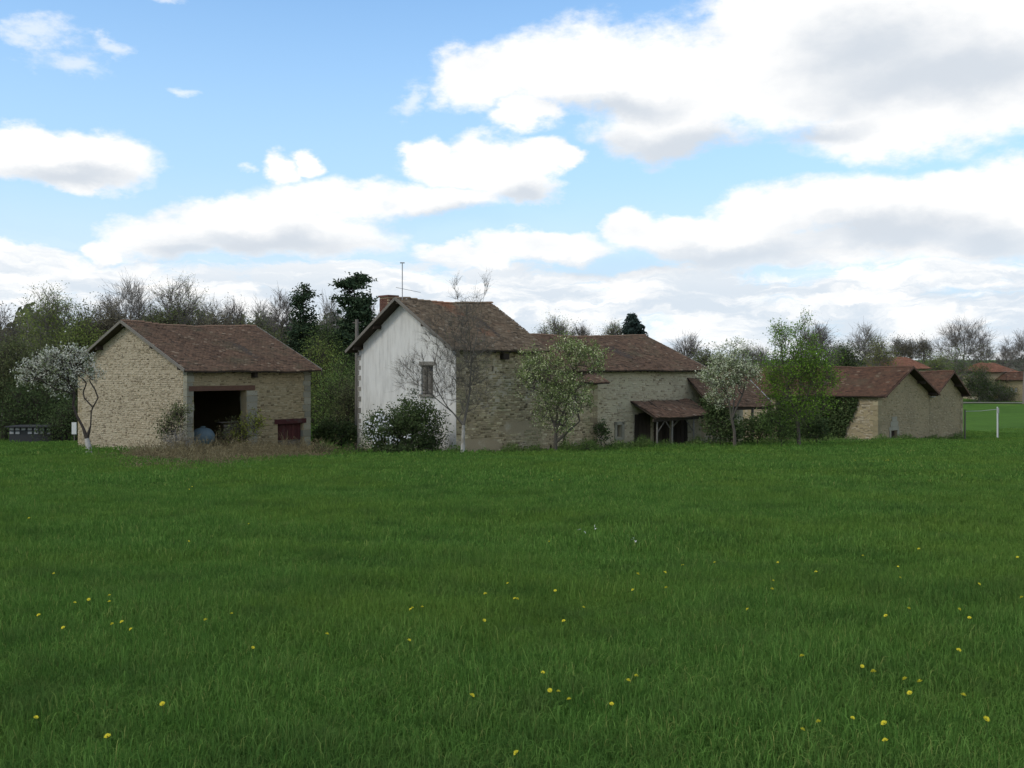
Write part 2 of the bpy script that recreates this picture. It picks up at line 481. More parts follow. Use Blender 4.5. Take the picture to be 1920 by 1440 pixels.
def tag(o, label, cat, group=None):
    o['label'] = label
    o['category'] = cat
    if group:
        o['group'] = group
    return o


def root(name, loc, label, cat, group=None):
    o = bpy.data.objects.new(name, None)
    COL.objects.link(o)
    o.location = tuple(float(v) for v in loc)
    o.empty_display_size = 0.3
    ROOTLOC[o.name] = tuple(loc)
    return tag(o, label, cat, group)


class MB:
    """collects boxes, prisms and tubes"""
    def __init__(s):
        s.V = []; s.Q = []; s.T = []; s.rng = random.Random(7)

    def add(s, vs, qs, t=None):
        b = len(s.V)
        s.V += [tuple(v) for v in vs]
        t = s.rng.random() if t is None else t
        for q in qs:
            s.Q.append([b + i for i in q]); s.T.append(t)

    def hexa(s, a, b, t=None):
        """prism between bottom loop a (n) and top loop b (n)"""
        n = len(a)
        qs = [[i, (i + 1) % n, n + (i + 1) % n, n + i] for i in range(n)]
        qs += [list(range(n))[::-1], [n + i for i in range(n)]]
        s.add(list(a) + list(b), qs, t)

    def box(s, c, u, v, w, t=None):
        """centre c, half axes u v w"""
        c, u, v, w = map(np.array, (c, u, v, w))
        a = [c - u - v - w, c + u - v - w, c + u + v - w, c - u + v - w]
        s.hexa(a, [q + 2 * w for q in a], t)

    def beam(s, p, q, w, h, t=None, up=(0, 0, 1)):
        p, q = np.array(p, float), np.array(q, float)
        d = q - p; L = np.linalg.norm(d); d /= L
        sd_ = np.cross(d, up); sd_ /= np.linalg.norm(sd_)
        u2 = np.cross(sd_, d)
        s.box((p + q) / 2, d * L / 2, sd_ * w / 2, u2 * h / 2, t)

    def tube(s, pts, rs, k=8, t=None):
        pts = [np.array(p, float) for p in pts]
        rings = []
        for i, p in enumerate(pts):
            d = pts[min(i + 1, len(pts) - 1)] - pts[max(i - 1, 0)]
            d /= np.linalg.norm(d)
            a = np.cross(d, (0.31, 0.9, 0.17)); a /= np.linalg.norm(a); b = np.cross(d, a)
            r = rs[i] if hasattr(rs, '__len__') else rs
            rings.append([p + r * (math.cos(2 * math.pi * j / k) * a + math.sin(2 * math.pi * j / k) * b) for j in range(k)])
        for i in range(len(rings) - 1):
            s.hexa(rings[i], rings[i + 1], t)

    def mk(s, name, mat, parent=None, **kw):
        return mk(name, np.array(s.V), s.Q, mat, parent, T=s.T, **kw)


# ------------------------------------------------------------------ tree engine
def tubes_np(A, B, ra, rb, k):
    d = B - A
    L = np.linalg.norm(d, axis=1, keepdims=True) + 1e-9
    d = d / L
    ref = np.where(np.abs(d[:, 2:3]) > 0.9, np.array([[1., 0, 0]]), np.array([[0, 0, 1.]]))
    a = np.cross(d, ref); a /= np.linalg.norm(a, axis=1, keepdims=True) + 1e-9
    b = np.cross(d, a)
    ang = np.arange(k) * 2 * np.pi / k
    cs, sn = np.cos(ang)[None, :, None], np.sin(ang)[None, :, None]
    ring = cs * a[:, None, :] + sn * b[:, None, :]
    V0 = A[:, None, :] + ring * ra[:, None, None]
    V1 = B[:, None, :] + ring * rb[:, None, None]
    V = np.concatenate([V0, V1], 1)                       # (n,2k,3)
    i = np.arange(k); j = (i + 1) % k
    q = np.stack([i, j, j + k, i + k], 1)                 # (k,4)
    Q = q[None] + (np.arange(len(A)) * 2 * k)[:, None, None]
    return V.reshape(-1, 3), Q.reshape(-1, 4)


def joinq(parts):
    Vs, Qs, Ts, b = [], [], [], 0
    for V, Q, T in parts:
        if len(V) == 0: continue
        Vs.append(V); Qs.append(Q + b); Ts.append(T); b += len(V)
    return np.concatenate(Vs), np.concatenate(Qs), np.concatenate(Ts)


def leaves_np(rng, C, size, T=None, flat=0.0, aspect=1.5):
    n = len(C)
    a = rng.normal(size=(n, 3)); a[:, 2] *= (1 - flat)
    a /= np.linalg.norm(a, axis=1, keepdims=True)
    b = rng.normal(size=(n, 3)); b -= (b * a).sum(1, keepdims=True) * a
    b /= np.linalg.norm(b, axis=1, keepdims=True)
    s = (size * (0.6 + 0.8 * rng.rand(n)))[:, None]
    V = np.stack([C - a * s * aspect * .5, C + b * s * .42 - a * s * .05, C + a * s * aspect * .5, C - b * s * .42 + a * s * .05], 1)
    Q = np.arange(n * 4).reshape(n, 4)
    if T is None: T = rng.rand(n)
    return V.reshape(-1, 3), Q, T


def ellipsoid_pts(rng, envs, n, shell=0.35):
    vol = np.array([e[3] * e[4] * e[5] for e in envs]) ** 0.8
    pick = rng.choice(len(envs), n, p=vol / vol.sum())
    E = np.array(envs, float)[pick]
    d = rng.normal(size=(n, 3)); d /= np.linalg.norm(d, axis=1, keepdims=True)
    r = rng.rand(n, 1) ** shell
    return E[:, :3] + d * r * E[:, 3:6]


def skeleton(rng, trunk, trad, tips, wob=0.12, back=0.35, rmin=0.012, expo=2.2, limb=0.0):
    """connect tips to the trunk polyline; returns edges and radii, tip nodes"""
    nodes = []; par = []
    for pl in trunk:                                       # list of polylines, first starts at the ground
        prev = -1
        if nodes:
            d = [np.linalg.norm(np.array(pl[0]) - nd) for nd in nodes]
            prev = int(np.argmin(d)); pl = pl[1:]
        for p in pl:
            nodes.append(np.array(p, float)); par.append(prev); prev = len(nodes) - 1
    fixed = len(nodes)
    plen = [0.0] * len(nodes)
    for i in range(len(nodes)):
        if par[i] >= 0: plen[i] = plen[par[i]] + np.linalg.norm(nodes[i] - nodes[par[i]])
    fork = np.array(trunk[0][-1], float)
    order = np.argsort(np.linalg.norm(tips - fork, axis=1))
    tipn = []
    minz = trunk[0][min(1, len(trunk[0]) - 1)][2]
    zlow = trunk[0][0][2] + (fork[2] - trunk[0][0][2]) * 0.45
    for i in order:
        p = tips[i]
        N_ = np.array(nodes)
        dd = np.linalg.norm(N_ - p, axis=1)
        cost = dd + back * np.array(plen) * 0.35
        cost = cost + np.where(N_[:, 2] > p[2] + 0.15 * dd, dd * 0.8, 0) + np.where(N_[:, 2] < zlow, 50, 0)
        j = int(np.argmin(cost))
        q = nodes[j]; L = dd[j]
        nseg = 1 if L < 0.35 else (2 if L < 1.2 else 3)
        prev = j
        for s_ in range(1, nseg + 1):
            f = s_ / nseg
            c = q + (p - q) * f
            if s_ < nseg:
                c = c + rng.normal(size=3) * wob * L + np.array([0, 0, 0.10 * L * math.sin(math.pi * f)])
            nodes.append(c); par.append(prev)
            plen.append(plen[prev] + np.linalg.norm(c - nodes[prev])); prev = len(nodes) - 1
        tipn.append(prev)
    n = len(nodes); acc = np.zeros(n)
    for i in range(n - 1, -1, -1):
        if acc[i] == 0: acc[i] = 1.0
        if par[i] >= 0: acc[par[i]] += acc[i]
    r = rmin * acc ** (1 / expo)
    r = np.minimum(r, trad) * 1.0
    r[:fixed] = np.maximum(r[:fixed], 0)
    if r[0] < trad: r[:len(trunk[0])] = np.maximum(r[:len(trunk[0])], trad * np.linspace(1, .62, len(trunk[0])))
    r[:fixed] = np.maximum(r[:fixed], trad * limb)
    nodes = np.array(nodes); par = np.array(par)
    return nodes, par, r, np.array(tipn), fixed


def grow_tree(name, label, cat, seed, base, trunk, trad, envs, n, bark, leafm=None, nleaf=0, lsize=0.08, lspread=0.25,
              twigs=6, tlen=0.5, trad2=0.006, rmin=0.012, tup=0.35, shell=0.35, group=None, base_mat=None, base_n=2, wob=0.12, flat=0.0, limb=0.0, sub=2):
    rng = np.random.RandomState(seed)
    rt = root(name, base, label, cat, group)
    tips = ellipsoid_pts(rng, envs, n, shell)
    nodes, par, r, tipn, fixed = skeleton(rng, trunk, trad, tips, wob=wob, rmin=rmin, limb=limb)
    ch = np.where(par >= 0)[0]
    ra = r[par[ch]]; rb = r[ch]
    ra = np.where(ch >= fixed, np.minimum(ra, rb * 1.7), ra)
    # trunk and limbs
    if base_mat is not None:
        isb = (ch < base_n + 1)
        V, Q = tubes_np(nodes[par[ch[isb]]], nodes[ch[isb]], ra[isb], rb[isb], 9)
        mk('painted_foot', V, Q, base_mat, rt, T=rng.rand(len(Q)), smooth=True)
        ch, ra, rb = ch[~isb], ra[~isb], rb[~isb]
    big = rb > trad * 0.22
    parts = []
    V, Q = tubes_np(nodes[par[ch[big]]], nodes[ch[big]], ra[big], rb[big], 8)
    mk('trunk', V, Q, bark, rt, T=rng.rand(len(Q)), smooth=True)
    sm = ~big
    if sm.any():
        V, Q = tubes_np(nodes[par[ch[sm]]], nodes[ch[sm]], ra[sm], rb[sm], 4)
        parts.append((V, Q, rng.rand(len(Q))))
    # twigs
    TP = nodes[tipn]
    if twigs:
        cen = np.array(envs, float)[:, :3].mean(0)
        A = np.repeat(TP, twigs, 0)
        m_ = len(A)
        d = rng.normal(size=(m_, 3)); d /= np.linalg.norm(d, axis=1, keepdims=True)
        outw = A - cen; outw /= np.linalg.norm(outw, axis=1, keepdims=True) + 1e-6
        pd = nodes[tipn] - nodes[par[tipn]]; pd /= np.linalg.norm(pd, axis=1, keepdims=True) + 1e-6
        d = d * 0.75 + np.repeat(pd, twigs, 0) * 0.7 + outw * 0.3 + np.array([0, 0, tup]); d /= np.linalg.norm(d, axis=1, keepdims=True)
        L = tlen * (0.5 + rng.rand(m_, 1))
        B = A + d * L
        rr = np.full(m_, trad2)
        V, Q = tubes_np(A, B, rr * 1.3, rr * 0.7, 3)
        parts.append((V, Q, rng.rand(len(Q))))
        ends = [B]
        for _ in range(sub - 1):
            A2 = A + (B - A) * (0.35 + 0.5 * rng.rand(m_, 1))
            d2 = d + rng.normal(size=(m_, 3)) * 0.55; d2 /= np.linalg.norm(d2, axis=1, keepdims=True)
            B2 = A2 + d2 * L * 0.7
            V, Q = tubes_np(A2, B2, rr * 0.9, rr * 0.5, 3)
            parts.append((V, Q, rng.rand(len(Q))))
            ends.append(B2)
        ends = np.concatenate(ends)
    else:
        ends = TP
    if nleaf == 0:
        V, Q, T = joinq(parts)
        mk('crown', V, Q, bark, rt, T=T)
    else:
        if parts:
            V, Q, T = joinq(parts)
            mk('branches', V, Q, bark, rt, T=T)
        pk = rng.randint(0, len(ends), nleaf)
        C = ends[pk] + rng.normal(size=(nleaf, 3)) * lspread
        clump = rng.rand(len(ends))
        T = np.clip(0.55 * clump[pk] + 0.45 * rng.rand(nleaf), 0, 1)
        V, Q, T = leaves_np(rng, C, np.full(nleaf, lsize), T, flat)
        mk('crown', V, Q, leafm, rt, T=T)
    return rt


def env_px(lst, D, depth=None):
    """ellipsoids given as px, py, rx, ry at distance D"""
    o_ = []
    for e in lst:
        px, py, rx, ry = e[:4]
        dd = e[4] if len(e) > 4 else 0.0
        c = Pp(px, py, D + dd)
        o_.append((c[0], c[1], c[2], rx / F * D, (depth if depth else (rx / F * D) * 0.9), ry / F * D))
    return o_


def trunk_px(lst, D):
    return [tuple(Pp(px, py, D + (dd[0] if dd else 0))) for px, py, *dd in lst]


# ------------------------------------------------------------------ ground sheet
xs = np.concatenate([np.linspace(-3000, -200, 12), np.linspace(-170, -50, 13), np.linspace(-46, 60, 107), np.linspace(66, 200, 15), np.linspace(260, 3000, 12)])
ysr = np.concatenate([np.linspace(-40, 0, 9), np.linspace(1, 90, 90), np.linspace(93, 170, 24), np.linspace(185, 700, 22), np.linspace(800, 6000, 20)])
X, Y = np.meshgrid(xs, ysr)
V = np.stack([X, Y, gz(X, Y)], -1).reshape(-1, 3)
nx = len(xs)
ii = (np.arange(len(ysr) - 1)[:, None] * nx + np.arange(nx - 1)[None]).ravel()
mk('ground', V, np.stack([ii, ii + 1, ii + 1 + nx, ii + nx], 1), M['ground'], T=0.5, smooth=True, kind='structure')

# lane across the far slope
lx = np.linspace(30, 120, 46)
A_ = []
for x_ in lx:
    yc = 131 + (x_ - 58) * 0.10
    for s_ in (-1.5, 1.5):
        A_.append((x_, yc + s_, float(gz(x_, yc + s_)) + 0.08))
q_ = np.array([[2 * i, 2 * i + 2, 2 * i + 3, 2 * i + 1] for i in range(len(lx) - 1)])
mk('lane', np.array(A_), q_, M['lane'], kind='structure')


# ------------------------------------------------------------------ building helpers
class Fr:
    def __init__(s, O, f, zb):
        s.O = np.array([O[0], O[1], 0.0])
        f = np.array([f[0], f[1], 0.0]); f /= np.linalg.norm(f)
        s.f = f; s.g = np.array([-f[1], f[0], 0.0]); s.zb = zb
        s.up = np.array([0, 0, 1.0])

    def p(s, t, w, z):
        return s.O + s.f * t + s.g * w + s.up * z


def top_at(top, s_):
    return float(np.interp(s_, [q[0] for q in top], [q[1] for q in top]))


def wall(name, rt, P0, u, nrm, s0, s1, zb, top, mat, openings=(), th=0.5):
    """wall panel from s0 to s1 along u; nrm = outward normal; top = [(s,z)...]; openings (a,b,z0,z1)"""
    P0, u, nrm = map(lambda q: np.array(q, float), (P0, u, nrm))
    mb = MB()
    br = sorted(set([s0, s1] + [q[0] for q in top if s0 < q[0] < s1] + [v for op in openings for v in op[:2] if s0 < v < s1]))
    for a, b in zip(br[:-1], br[1:]):
        mid = (a + b) / 2
        cuts = sorted([(op[2], op[3]) for op in openings if op[0] - 1e-6 <= a and op[1] + 1e-6 >= b])
        z = zb
        segs = []
        for c0, c1 in cuts:
            if c0 > z + 1e-4: segs.append((z, z, c0, c0))
            z = c1
        segs.append((z, z, top_at(top, a), top_at(top, b)))
        for za0, zb0, za1, zb1 in segs:
            lo = [P0 + u * a + np.array([0, 0, za0]), P0 + u * b + np.array([0, 0, zb0]),
                  P0 + u * b - nrm * th + np.array([0, 0, zb0]), P0 + u * a - nrm * th + np.array([0, 0, za0])]
            hi = [P0 + u * a + np.array([0, 0, za1]), P0 + u * b + np.array([0, 0, zb1]),
                  P0 + u * b - nrm * th + np.array([0, 0, zb1]), P0 + u * a - nrm * th + np.array([0, 0, za1])]
            mb.hexa(lo, hi, 0.5)
    return mb.mk(name, mat, rt)


def stones(wl, P0, u, nrm, s0, s1, zb, top, mat, openings=(), sw=0.26, sh=0.115, seed=1, prob=0.93, tb=(0, 1), proud=0.03, jag=0.012, inset=0.02, mask=None):
    """coursed rubble standing proud of its wall, one joined part"""
    rng = np.random.RandomState(seed)
    P0, u, nrm = map(lambda q: np.array(q, float), (P0, u, nrm))
    S = []
    z = zb
    zmax = max(q[1] for q in top)
    while z < zmax:
        h = sh * (0.65 + 0.8 * rng.rand())
        s = s0 + 0.02 - rng.rand() * 0.1
        while s < s1 - 0.05:
            w = sw * (0.45 + 1.25 * rng.rand())
            a, b = max(s, s0 + 0.01), min(s + w, s1 - 0.01)
            s += w + 0.012 + 0.02 * rng.rand()
            if b - a < 0.06 or rng.rand() > prob: continue
            if z + h > min(top_at(top, a), top_at(top, b)) - 0.02: continue
            bad = False
            for op in openings:
                if b > op[0] - inset and a < op[1] + inset and z + h > op[2] - inset and z < op[3] + inset: bad = True
            if mask is not None and mask((a + b) / 2, z + h / 2, rng): continue
            if bad: continue
            S.append((a, b, z + 0.008, z + h - 0.008))
        z += h + 0.012
    S = np.array(S); n = len(S)
    j = lambda sc_: rng.normal(size=n) * sc_
    a, b, z0, z1 = S.T
    bev = np.minimum(0.022, (z1 - z0) * 0.3)
    pr = proud * (0.3 + 0.9 * rng.rand(n))
    outer = [(a + j(jag), z0 + j(jag)), (b + j(jag), z0 + j(jag)), (b + j(jag), z1 + j(jag)), (a + j(jag), z1 + j(jag))]
    inner = [(outer[0][0] + bev, outer[0][1] + bev), (outer[1][0] - bev, outer[1][1] + bev), (outer[2][0] - bev, outer[2][1] - bev), (outer[3][0] + bev, outer[3][1] - bev)]
    V = []
    for (ss_, zz) in outer:
        V.append(P0 + ss_[:, None] * u + np.stack([0 * zz, 0 * zz, zz], 1) + nrm * 0.003)
    for k_, (ss_, zz) in enumerate(inner):
        V.append(P0 + ss_[:, None] * u + np.stack([0 * zz, 0 * zz, zz], 1) + nrm * (pr + j(0.006))[:, None])
    V = np.stack(V, 1).reshape(-1, 3)
    q = np.array([[4, 5, 6, 7], [0, 1, 5, 4], [1, 2, 6, 5], [2, 3, 7, 6], [3, 0, 4, 7]])
    Q = (q[None] + (np.arange(n) * 8)[:, None, None]).reshape(-1, 4)
    T = np.repeat(tb[0] + (tb[1] - tb[0]) * rng.rand(n), 5)
    o_ = mk('stonework', V, Q, mat, wl, T=T, kind='stuff')
    return o_


def roof_slope(name, rt, EL, ER, RL, RR, mat, seed=1, tw=0.25, ex=0.19, sag=0.0, deck=M['wood_dark'], ridge=False, rough=0.012, ridge_mat=None):
    """one slope: eave left/right, ridge left/right corners; deck board, tile courses, ridge tiles"""
    rng = np.random.RandomState(seed)
    EL, ER, RL, RR = [np.array(q, float) for q in (EL, ER, RL, RR)]
    nrm = np.cross(ER - EL, RL - EL); nrm /= np.linalg.norm(nrm)
    if nrm[2] < 0: nrm = -nrm

    def S(a, b):
        a = np.asarray(a)[..., None]; b = np.asarray(b)[..., None]
        p = (EL * (1 - a) + ER * a) * (1 - b) + (RL * (1 - a) + RR * a) * b
        z = -sag * 4 * a * (1 - a) * (0.35 + 0.65 * b) + 0.03 * np.sin(a * 9 + b * 3 + seed) + 0.015 * np.sin(a * 23 + b * 5) * (1 if sag else 0)
        p = p + z * np.array([0, 0, 1.0])
        return p
    # deck
    k = 10
    al = np.linspace(0, 1, k + 1)
    V = np.concatenate([S(al, al * 0) - nrm * 0.02, S(al, al * 0 + 1) - nrm * 0.02, S(al, al * 0) - nrm * 0.09, S(al, al * 0 + 1) - nrm * 0.09])
    n1 = k + 1; Q = []
    for i in range(k):
        Q += [[i, i + 1, n1 + i + 1, n1 + i], [2 * n1 + i, 3 * n1 + i, 3 * n1 + i + 1, 2 * n1 + i + 1],
              [i, 2 * n1 + i, 2 * n1 + i + 1, i + 1], [n1 + i, n1 + i + 1, 3 * n1 + i + 1, 3 * n1 + i]]
    Q += [[0, n1, 3 * n1, 2 * n1], [k, 2 * n1 + k, 3 * n1 + k, n1 + k]]
    rf = mk(name, V, Q, deck, rt, T=0.5)
    # tiles
    W_ = np.linalg.norm(ER - EL); H_ = np.linalg.norm(RL - EL)
    nc = max(2, int(H_ / ex)); nt = max(2, int(W_ / tw))
    ci, ti = np.meshgrid(np.arange(nc), np.arange(nt + 1), indexing='ij')
    off = (ci % 2) * 0.5 + rng.rand(nc)[:, None] * 0.15
    a0 = (ti - off) / nt; a1 = a0 + 0.96 / nt
    a0 = np.clip(a0, 0, 1); a1 = np.clip(a1, 0, 1)
    keep = (a1 - a0) > 0.2 / nt
    jit = rng.normal(size=ci.shape) * 0.06
    b0 = (ci + jit) / nc; b1 = (ci + 1.35) / nc
    b0 = np.clip(b0, -0.012, 1); b1 = np.clip(b1, 0, 1)
    a0, a1, b0, b1 = [q[keep] for q in (a0, a1, b0, b1)]
    n = len(a0)
    lift = 0.035 + np.abs(rng.normal(size=n)) * rough
    l2 = rng.normal(size=n) * 0.007
    v0 = S(a0, b0) + nrm * (lift + l2)[:, None]; v1 = S(a1, b0) + nrm * (lift - l2)[:, None]
    v2 = S(a1, b1) + nrm * 0.004; v3 = S(a0, b1) + nrm * 0.004
    v4 = S(a0, b0) - nrm * 0.01; v5 = S(a1, b0) - nrm * 0.01
    V = np.stack([v0, v1, v2, v3, v4, v5], 1).reshape(-1, 3)
    q = np.array([[0, 1, 2, 3], [4, 5, 1, 0]])
    Q = (q[None] + (np.arange(n) * 6)[:, None, None]).reshape(-1, 4)
    T = np.clip(rng.normal(size=n) * 0.2 + 0.5, 0, 1)
    T = np.where(rng.rand(n) < 0.015, 1.0, T); T = np.repeat(T, 2)
    mk('roof_tiles', V, Q, mat, rf, T=T, kind='stuff')
    if ridge:
        L = np.linalg.norm(RR - RL); nr = int(L / 0.42)
        d = (RR - RL) / L
        sd_ = np.cross(d, (0, 0, 1.0)); sd_ /= np.linalg.norm(sd_)
        me = None
        for i in range(nr):
            a = (i + 0.5) / nr
            c = S(a, 1.0) + np.array([0, 0, 0.03 + rng.normal() * 0.008])
            if me is None:
                pr = []
                for (x_, r_) in ((-0.21, 0.105), (0.23, 0.125)):
                    for j_ in range(6):
                        an = math.pi * j_ / 5
                        pr.append(d * x_ + sd_ * math.cos(an) * r_ * 1.25 + np.array([0, 0, math.sin(an) * r_ * 0.8 - 0.03]))
                qq = [[j_, j_ + 1, 7 + j_, 6 + j_] for j_ in range(5)] + [[0, 5, 11, 6], [5, 4, 3, 2, 1, 0], [6, 7, 8, 9, 10, 11]]
                o_ = mk('ridge_tile', np.array(pr), qq, ridge_mat or mat, rf, T=0.6, loc=(0, 0, 0))
                me = o_.data
            else:
                o_ = bpy.data.objects.new('ridge_tile', me); COL.objects.link(o_); o_.parent = rf
            o_.location = tuple(c - np.array(ROOTLOC[rt.name]))
    return rf


def boards(rt, pts, name, mat, w=0.05, h=0.18):
    mb = MB(); mb.beam(pts[0], pts[1], w, h); return mb.mk(name, mat, rt)


def planks(rt, P0, u, nrm, s0, s1, z0, z1, n, mat, name='plank', th=0.04):
    """door or shutter leaf: separate upright boards"""
    P0, u, nrm = map(lambda q: np.array(q, float), (P0, u, nrm))
    w = (s1 - s0) / n
    for i in range(n):
        mb = MB()
        c = P0 + u * (s0 + (i + .5) * w) + np.array([0, 0, (z0 + z1) / 2]) + nrm * (0.006 * (i % 2))
        mb.box(c, u * (w / 2 - 0.008), nrm * th / 2, np.array([0, 0, (z1 - z0) / 2]), (i * 0.37) % 1)
        mb.mk(name, mat, rt)


def quoins(rt, P0, u, nrm, z0, z1, mat, seed=1, h=0.3, long=0.5, short=0.3, proud=0.035, inv=False, nrm2=None):
    """corner stones at P0, running along u on this face and back round the corner"""
    rng = random.Random(seed)
    P0, u, nrm = map(lambda q: np.array(q, float), (P0, u, nrm))
    z = z0; i = 0
    while z + h * 0.6 < z1:
        hh = h * (0.85 + 0.3 * rng.random())
        hh = min(hh, z1 - z)
        L = long if (i % 2 == 0) ^ inv else short
        L *= 0.9 + 0.2 * rng.random()
        D2 = short if (i % 2 == 0) ^ inv else long
        mb = MB()
        pr = proud * (0.8 + 0.4 * rng.random())
        a = P0 - u * pr + nrm * pr
        c0 = a + np.array([0, 0, z + 0.012]); c1 = a + np.array([0, 0, z + hh - 0.012])
        lo = [c0, c0 + u * (L + pr), c0 + u * (L + pr) - nrm * (D2 + pr), c0 - nrm * (D2 + pr)]
        mb.hexa(lo, [q + (c1 - c0) for q in lo], rng.random())
        mb.mk('quoin', mat, rt)
        z += hh; i += 1


def gable_house(rt, fr, L, W, zb, ze, zr, over_e, over_v, mats, tile, seeds, sag=0.08, front_top=None, skip=(), th=0.5,
                f_op=(), g_op=(), sw=0.26, sh=0.115, purl=True, prob=0.93, tw=0.25, ex=0.19, ends=('l', 'r'), vl=None, vr=None, fmask=None):
    """rectangular house: front wall w=0 (t 0..L), gables at t=0 and t=L, ridge along f"""
    H = W / 2
    sl = (zr - ze) / H
    f, g, up = fr.f, fr.g, fr.up
    P = fr.p
    res = {}
    mw, ms = mats['front']
    res['front'] = wall('front_wall', rt, P(0, 0, 0), f, -g, 0, L, zb, [(0, ze), (L, ze)], mw, f_op, th)
    if ms: res['fs'] = stones(res['front'], P(0, 0, 0), f, -g, 0, L, zb, [(0, ze), (L, ze)], ms, f_op, sw, sh, seeds, prob, mask=fmask)
    mw, ms = mats['gable']
    top = [(th, ze + sl * th), (H, zr), (W - th, ze + sl * th)]
    gtop = [(0, ze), (H, zr), (W, ze)]
    if 'gl' not in skip:
        res['gl'] = wall('gable_wall', rt, P(0, 0, 0), g, -f, th, W - th, zb, [(0, ze), (H, zr), (W, ze)], mw, g_op, th)
        if ms: res['gs'] = stones(res['gl'], P(0, 0, 0), g, -f, 0, W, zb, gtop, ms, g_op, sw, sh, seeds + 5, prob)
    if 'gr' not in skip:
        res['gr'] = wall('gable_wall', rt, P(L, 0, 0), g, f, th, W - th, zb, [(0, ze), (H, zr), (W, ze)], mats['front'][0], (), th)
    if 'back' not in skip:
        res['back'] = wall('back_wall', rt, P(0, W, 0), f, g, 0, L, zb, [(0, ze), (L, ze)], mats['front'][0], (), th)
    vl = over_v if vl is None else vl; vr = over_v if vr is None else vr
    zo = ze - sl * over_e + 0.10
    zt = zr + 0.10
    res['roof'] = roof_slope('roof', rt, P(-vl, -over_e, zo), P(L + vr, -over_e, zo), P(-vl, H, zt), P(L + vr, H, zt), tile, seeds + 11, tw, ex, sag, ridge=True)
    roof_slope('roof', rt, P(L + vr, W + over_e, zo), P(-vl, W + over_e, zo), P(L + vr, H - 0.0, zt - 0.004), P(-vl, H - 0.0, zt - 0.004), tile, seeds + 12, tw * 1.3, ex * 1.5, sag)
    if purl:
        for e_, sgn in (('l', -1), ('r', 1)):
            if e_ not in ends: continue
            vv = vl if sgn < 0 else vr
            t0 = -vv + 0.05 if sgn < 0 else L + vv - 0.05
            t1 = 0.1 if sgn < 0 else L - 0.1
            for w_ in (0.25, H * 0.5, H, W - H * 0.5, W - 0.25):
                z_ = ze + sl * min(w_, W - w_) - 0.10
                mb = MB(); mb.beam(P(t0, w_, z_), P(t1, w_, z_), 0.16, 0.2)
                mb.mk('purlin', M['wood_dark'], rt)
    return res


def eave_rafters(rt, fr, L, ze, sl, over, n, w0=0.0, mat=None):
    for i in range(n):
        t = (i + 0.5) * L / n
        mb = MB(); mb.beam(fr.p(t, w0 - over + 0.04, ze - sl * over - 0.02), fr.p(t, w0 + 0.1, ze + sl * 0.1 - 0.02), 0.09, 0.12)
        mb.mk('rafter', mat or M['wood_dark'], rt)


def verge(rt, fr, t, W, ze, zr, over_e, mat, both=True, h=0.15):
    """barge boards along one gable at t"""
    H = W / 2; sl = (zr - ze) / H
    for s_ in ((0, 1) if both else (0,)):
        a = fr.p(t, -over_e, ze - sl * over_e + 0.08) if s_ == 0 else fr.p(t, W + over_e, ze - sl * over_e + 0.08)
        b = fr.p(t, H, zr + 0.08)
        mb = MB(); mb.beam(a, b, 0.05, h, 0.6); mb.mk('bargeboard', mat, rt)


# ================================================================== A. open barn, left
fA = Fr((-16.3, 50.0), (0.656, 0.755), -5.2)
A = root('stone_barn', fA.p(0, 0, -4.3), 'tan rubble stone barn standing alone at left with a big dark open doorway', 'barn')
LA, WA, zeA, zrA = 7.6, 11.7, 0.0, 2.42
opA = [(0.36, 3.46, -6.0, -1.17), (5.45, 7.12, -6.0, -3.05)]
rA = gable_house(A, fA, LA, WA, -5.6, zeA, zrA, 0.5, 0.42,
                 {'front': (M['mortar_tan'], M['stone_tan']), 'gable': (M['mortar_ochre'], M['stone_ochre'])}, M['tile_brown'], 100,
                 f_op=opA, g_op=[], ends=('l',), sw=0.16, sh=0.085, prob=0.80, tw=0.21, ex=0.155, sag=0.15)
verge(A, fA, -0.46, WA, zeA, zrA, 0.5, M['wood_grey'])
verge(A, fA, LA + 0.46, WA, zeA, zrA, 0.5, M['wood_grey'], both=False)
eave_rafters(A, fA, LA, zeA, 2.42 / 5.85, 0.45, 14)
mb = MB(); mb.box(fA.p(2.02, 0.14, -1.04), fA.f * 1.95, fA.g * 0.20, fA.up * 0.125, 0.8); mb.mk('lintel', M['wood_lintel'], A)
mb = MB(); mb.box(fA.p(6.28, 0.12, -2.92), fA.f * 1.05, fA.g * 0.17, fA.up * 0.13, 0.2); mb.mk('lintel', M['wood_red'], A)
quoins(A, fA.p(0, 0, 0), fA.f, -fA.g, -4.9, -0.1, M['dressed'], 3, 0.34, 0.34, 0.30)
quoins(A, fA.p(LA, 0, 0), -fA.f, -fA.g, -5.1, -0.1, M['dressed'], 4, 0.34, 0.46, 0.40)
quoins(A, fA.p(4.1, 0, 0), -fA.f, -fA.g, -5.0, -1.19, M['dressed'], 6, 0.36, 0.60, 0.58, proud=0.03)
# half door: red boards above, grey boards below
drt = MB(); drt.box(fA.p(6.285, 0.22, -3.10), fA.f * 0.83, fA.g * 0.03, fA.up * 0.05, 0.3)
door = drt.mk('door', M['wood_red'], A)
planks(door, fA.p(0, 0.20, 0), fA.f, -fA.g, 5.47, 7.10, -3.95, -3.15, 8, M['wood_red'])
door2 = MB(); door2.box(fA.p(6.285, 0.24, -4.0), fA.f * 0.83, fA.g * 0.03, fA.up * 0.045, 0.3)
door2 = door2.mk('door', M['wood_grey'], A)
planks(door2, fA.p(0, 0.20, 0), fA.f, -fA.g, 5.47, 7.10, -5.3, -4.05, 8, M['wood_grey'])
mb = MB(); mb.box(fA.p(3.85, -0.12, -0.35), fA.f * 0.09, fA.g * 0.22, fA.up * 0.16, 0.1); mb.mk('beam_end', M['wood_dark'], A)
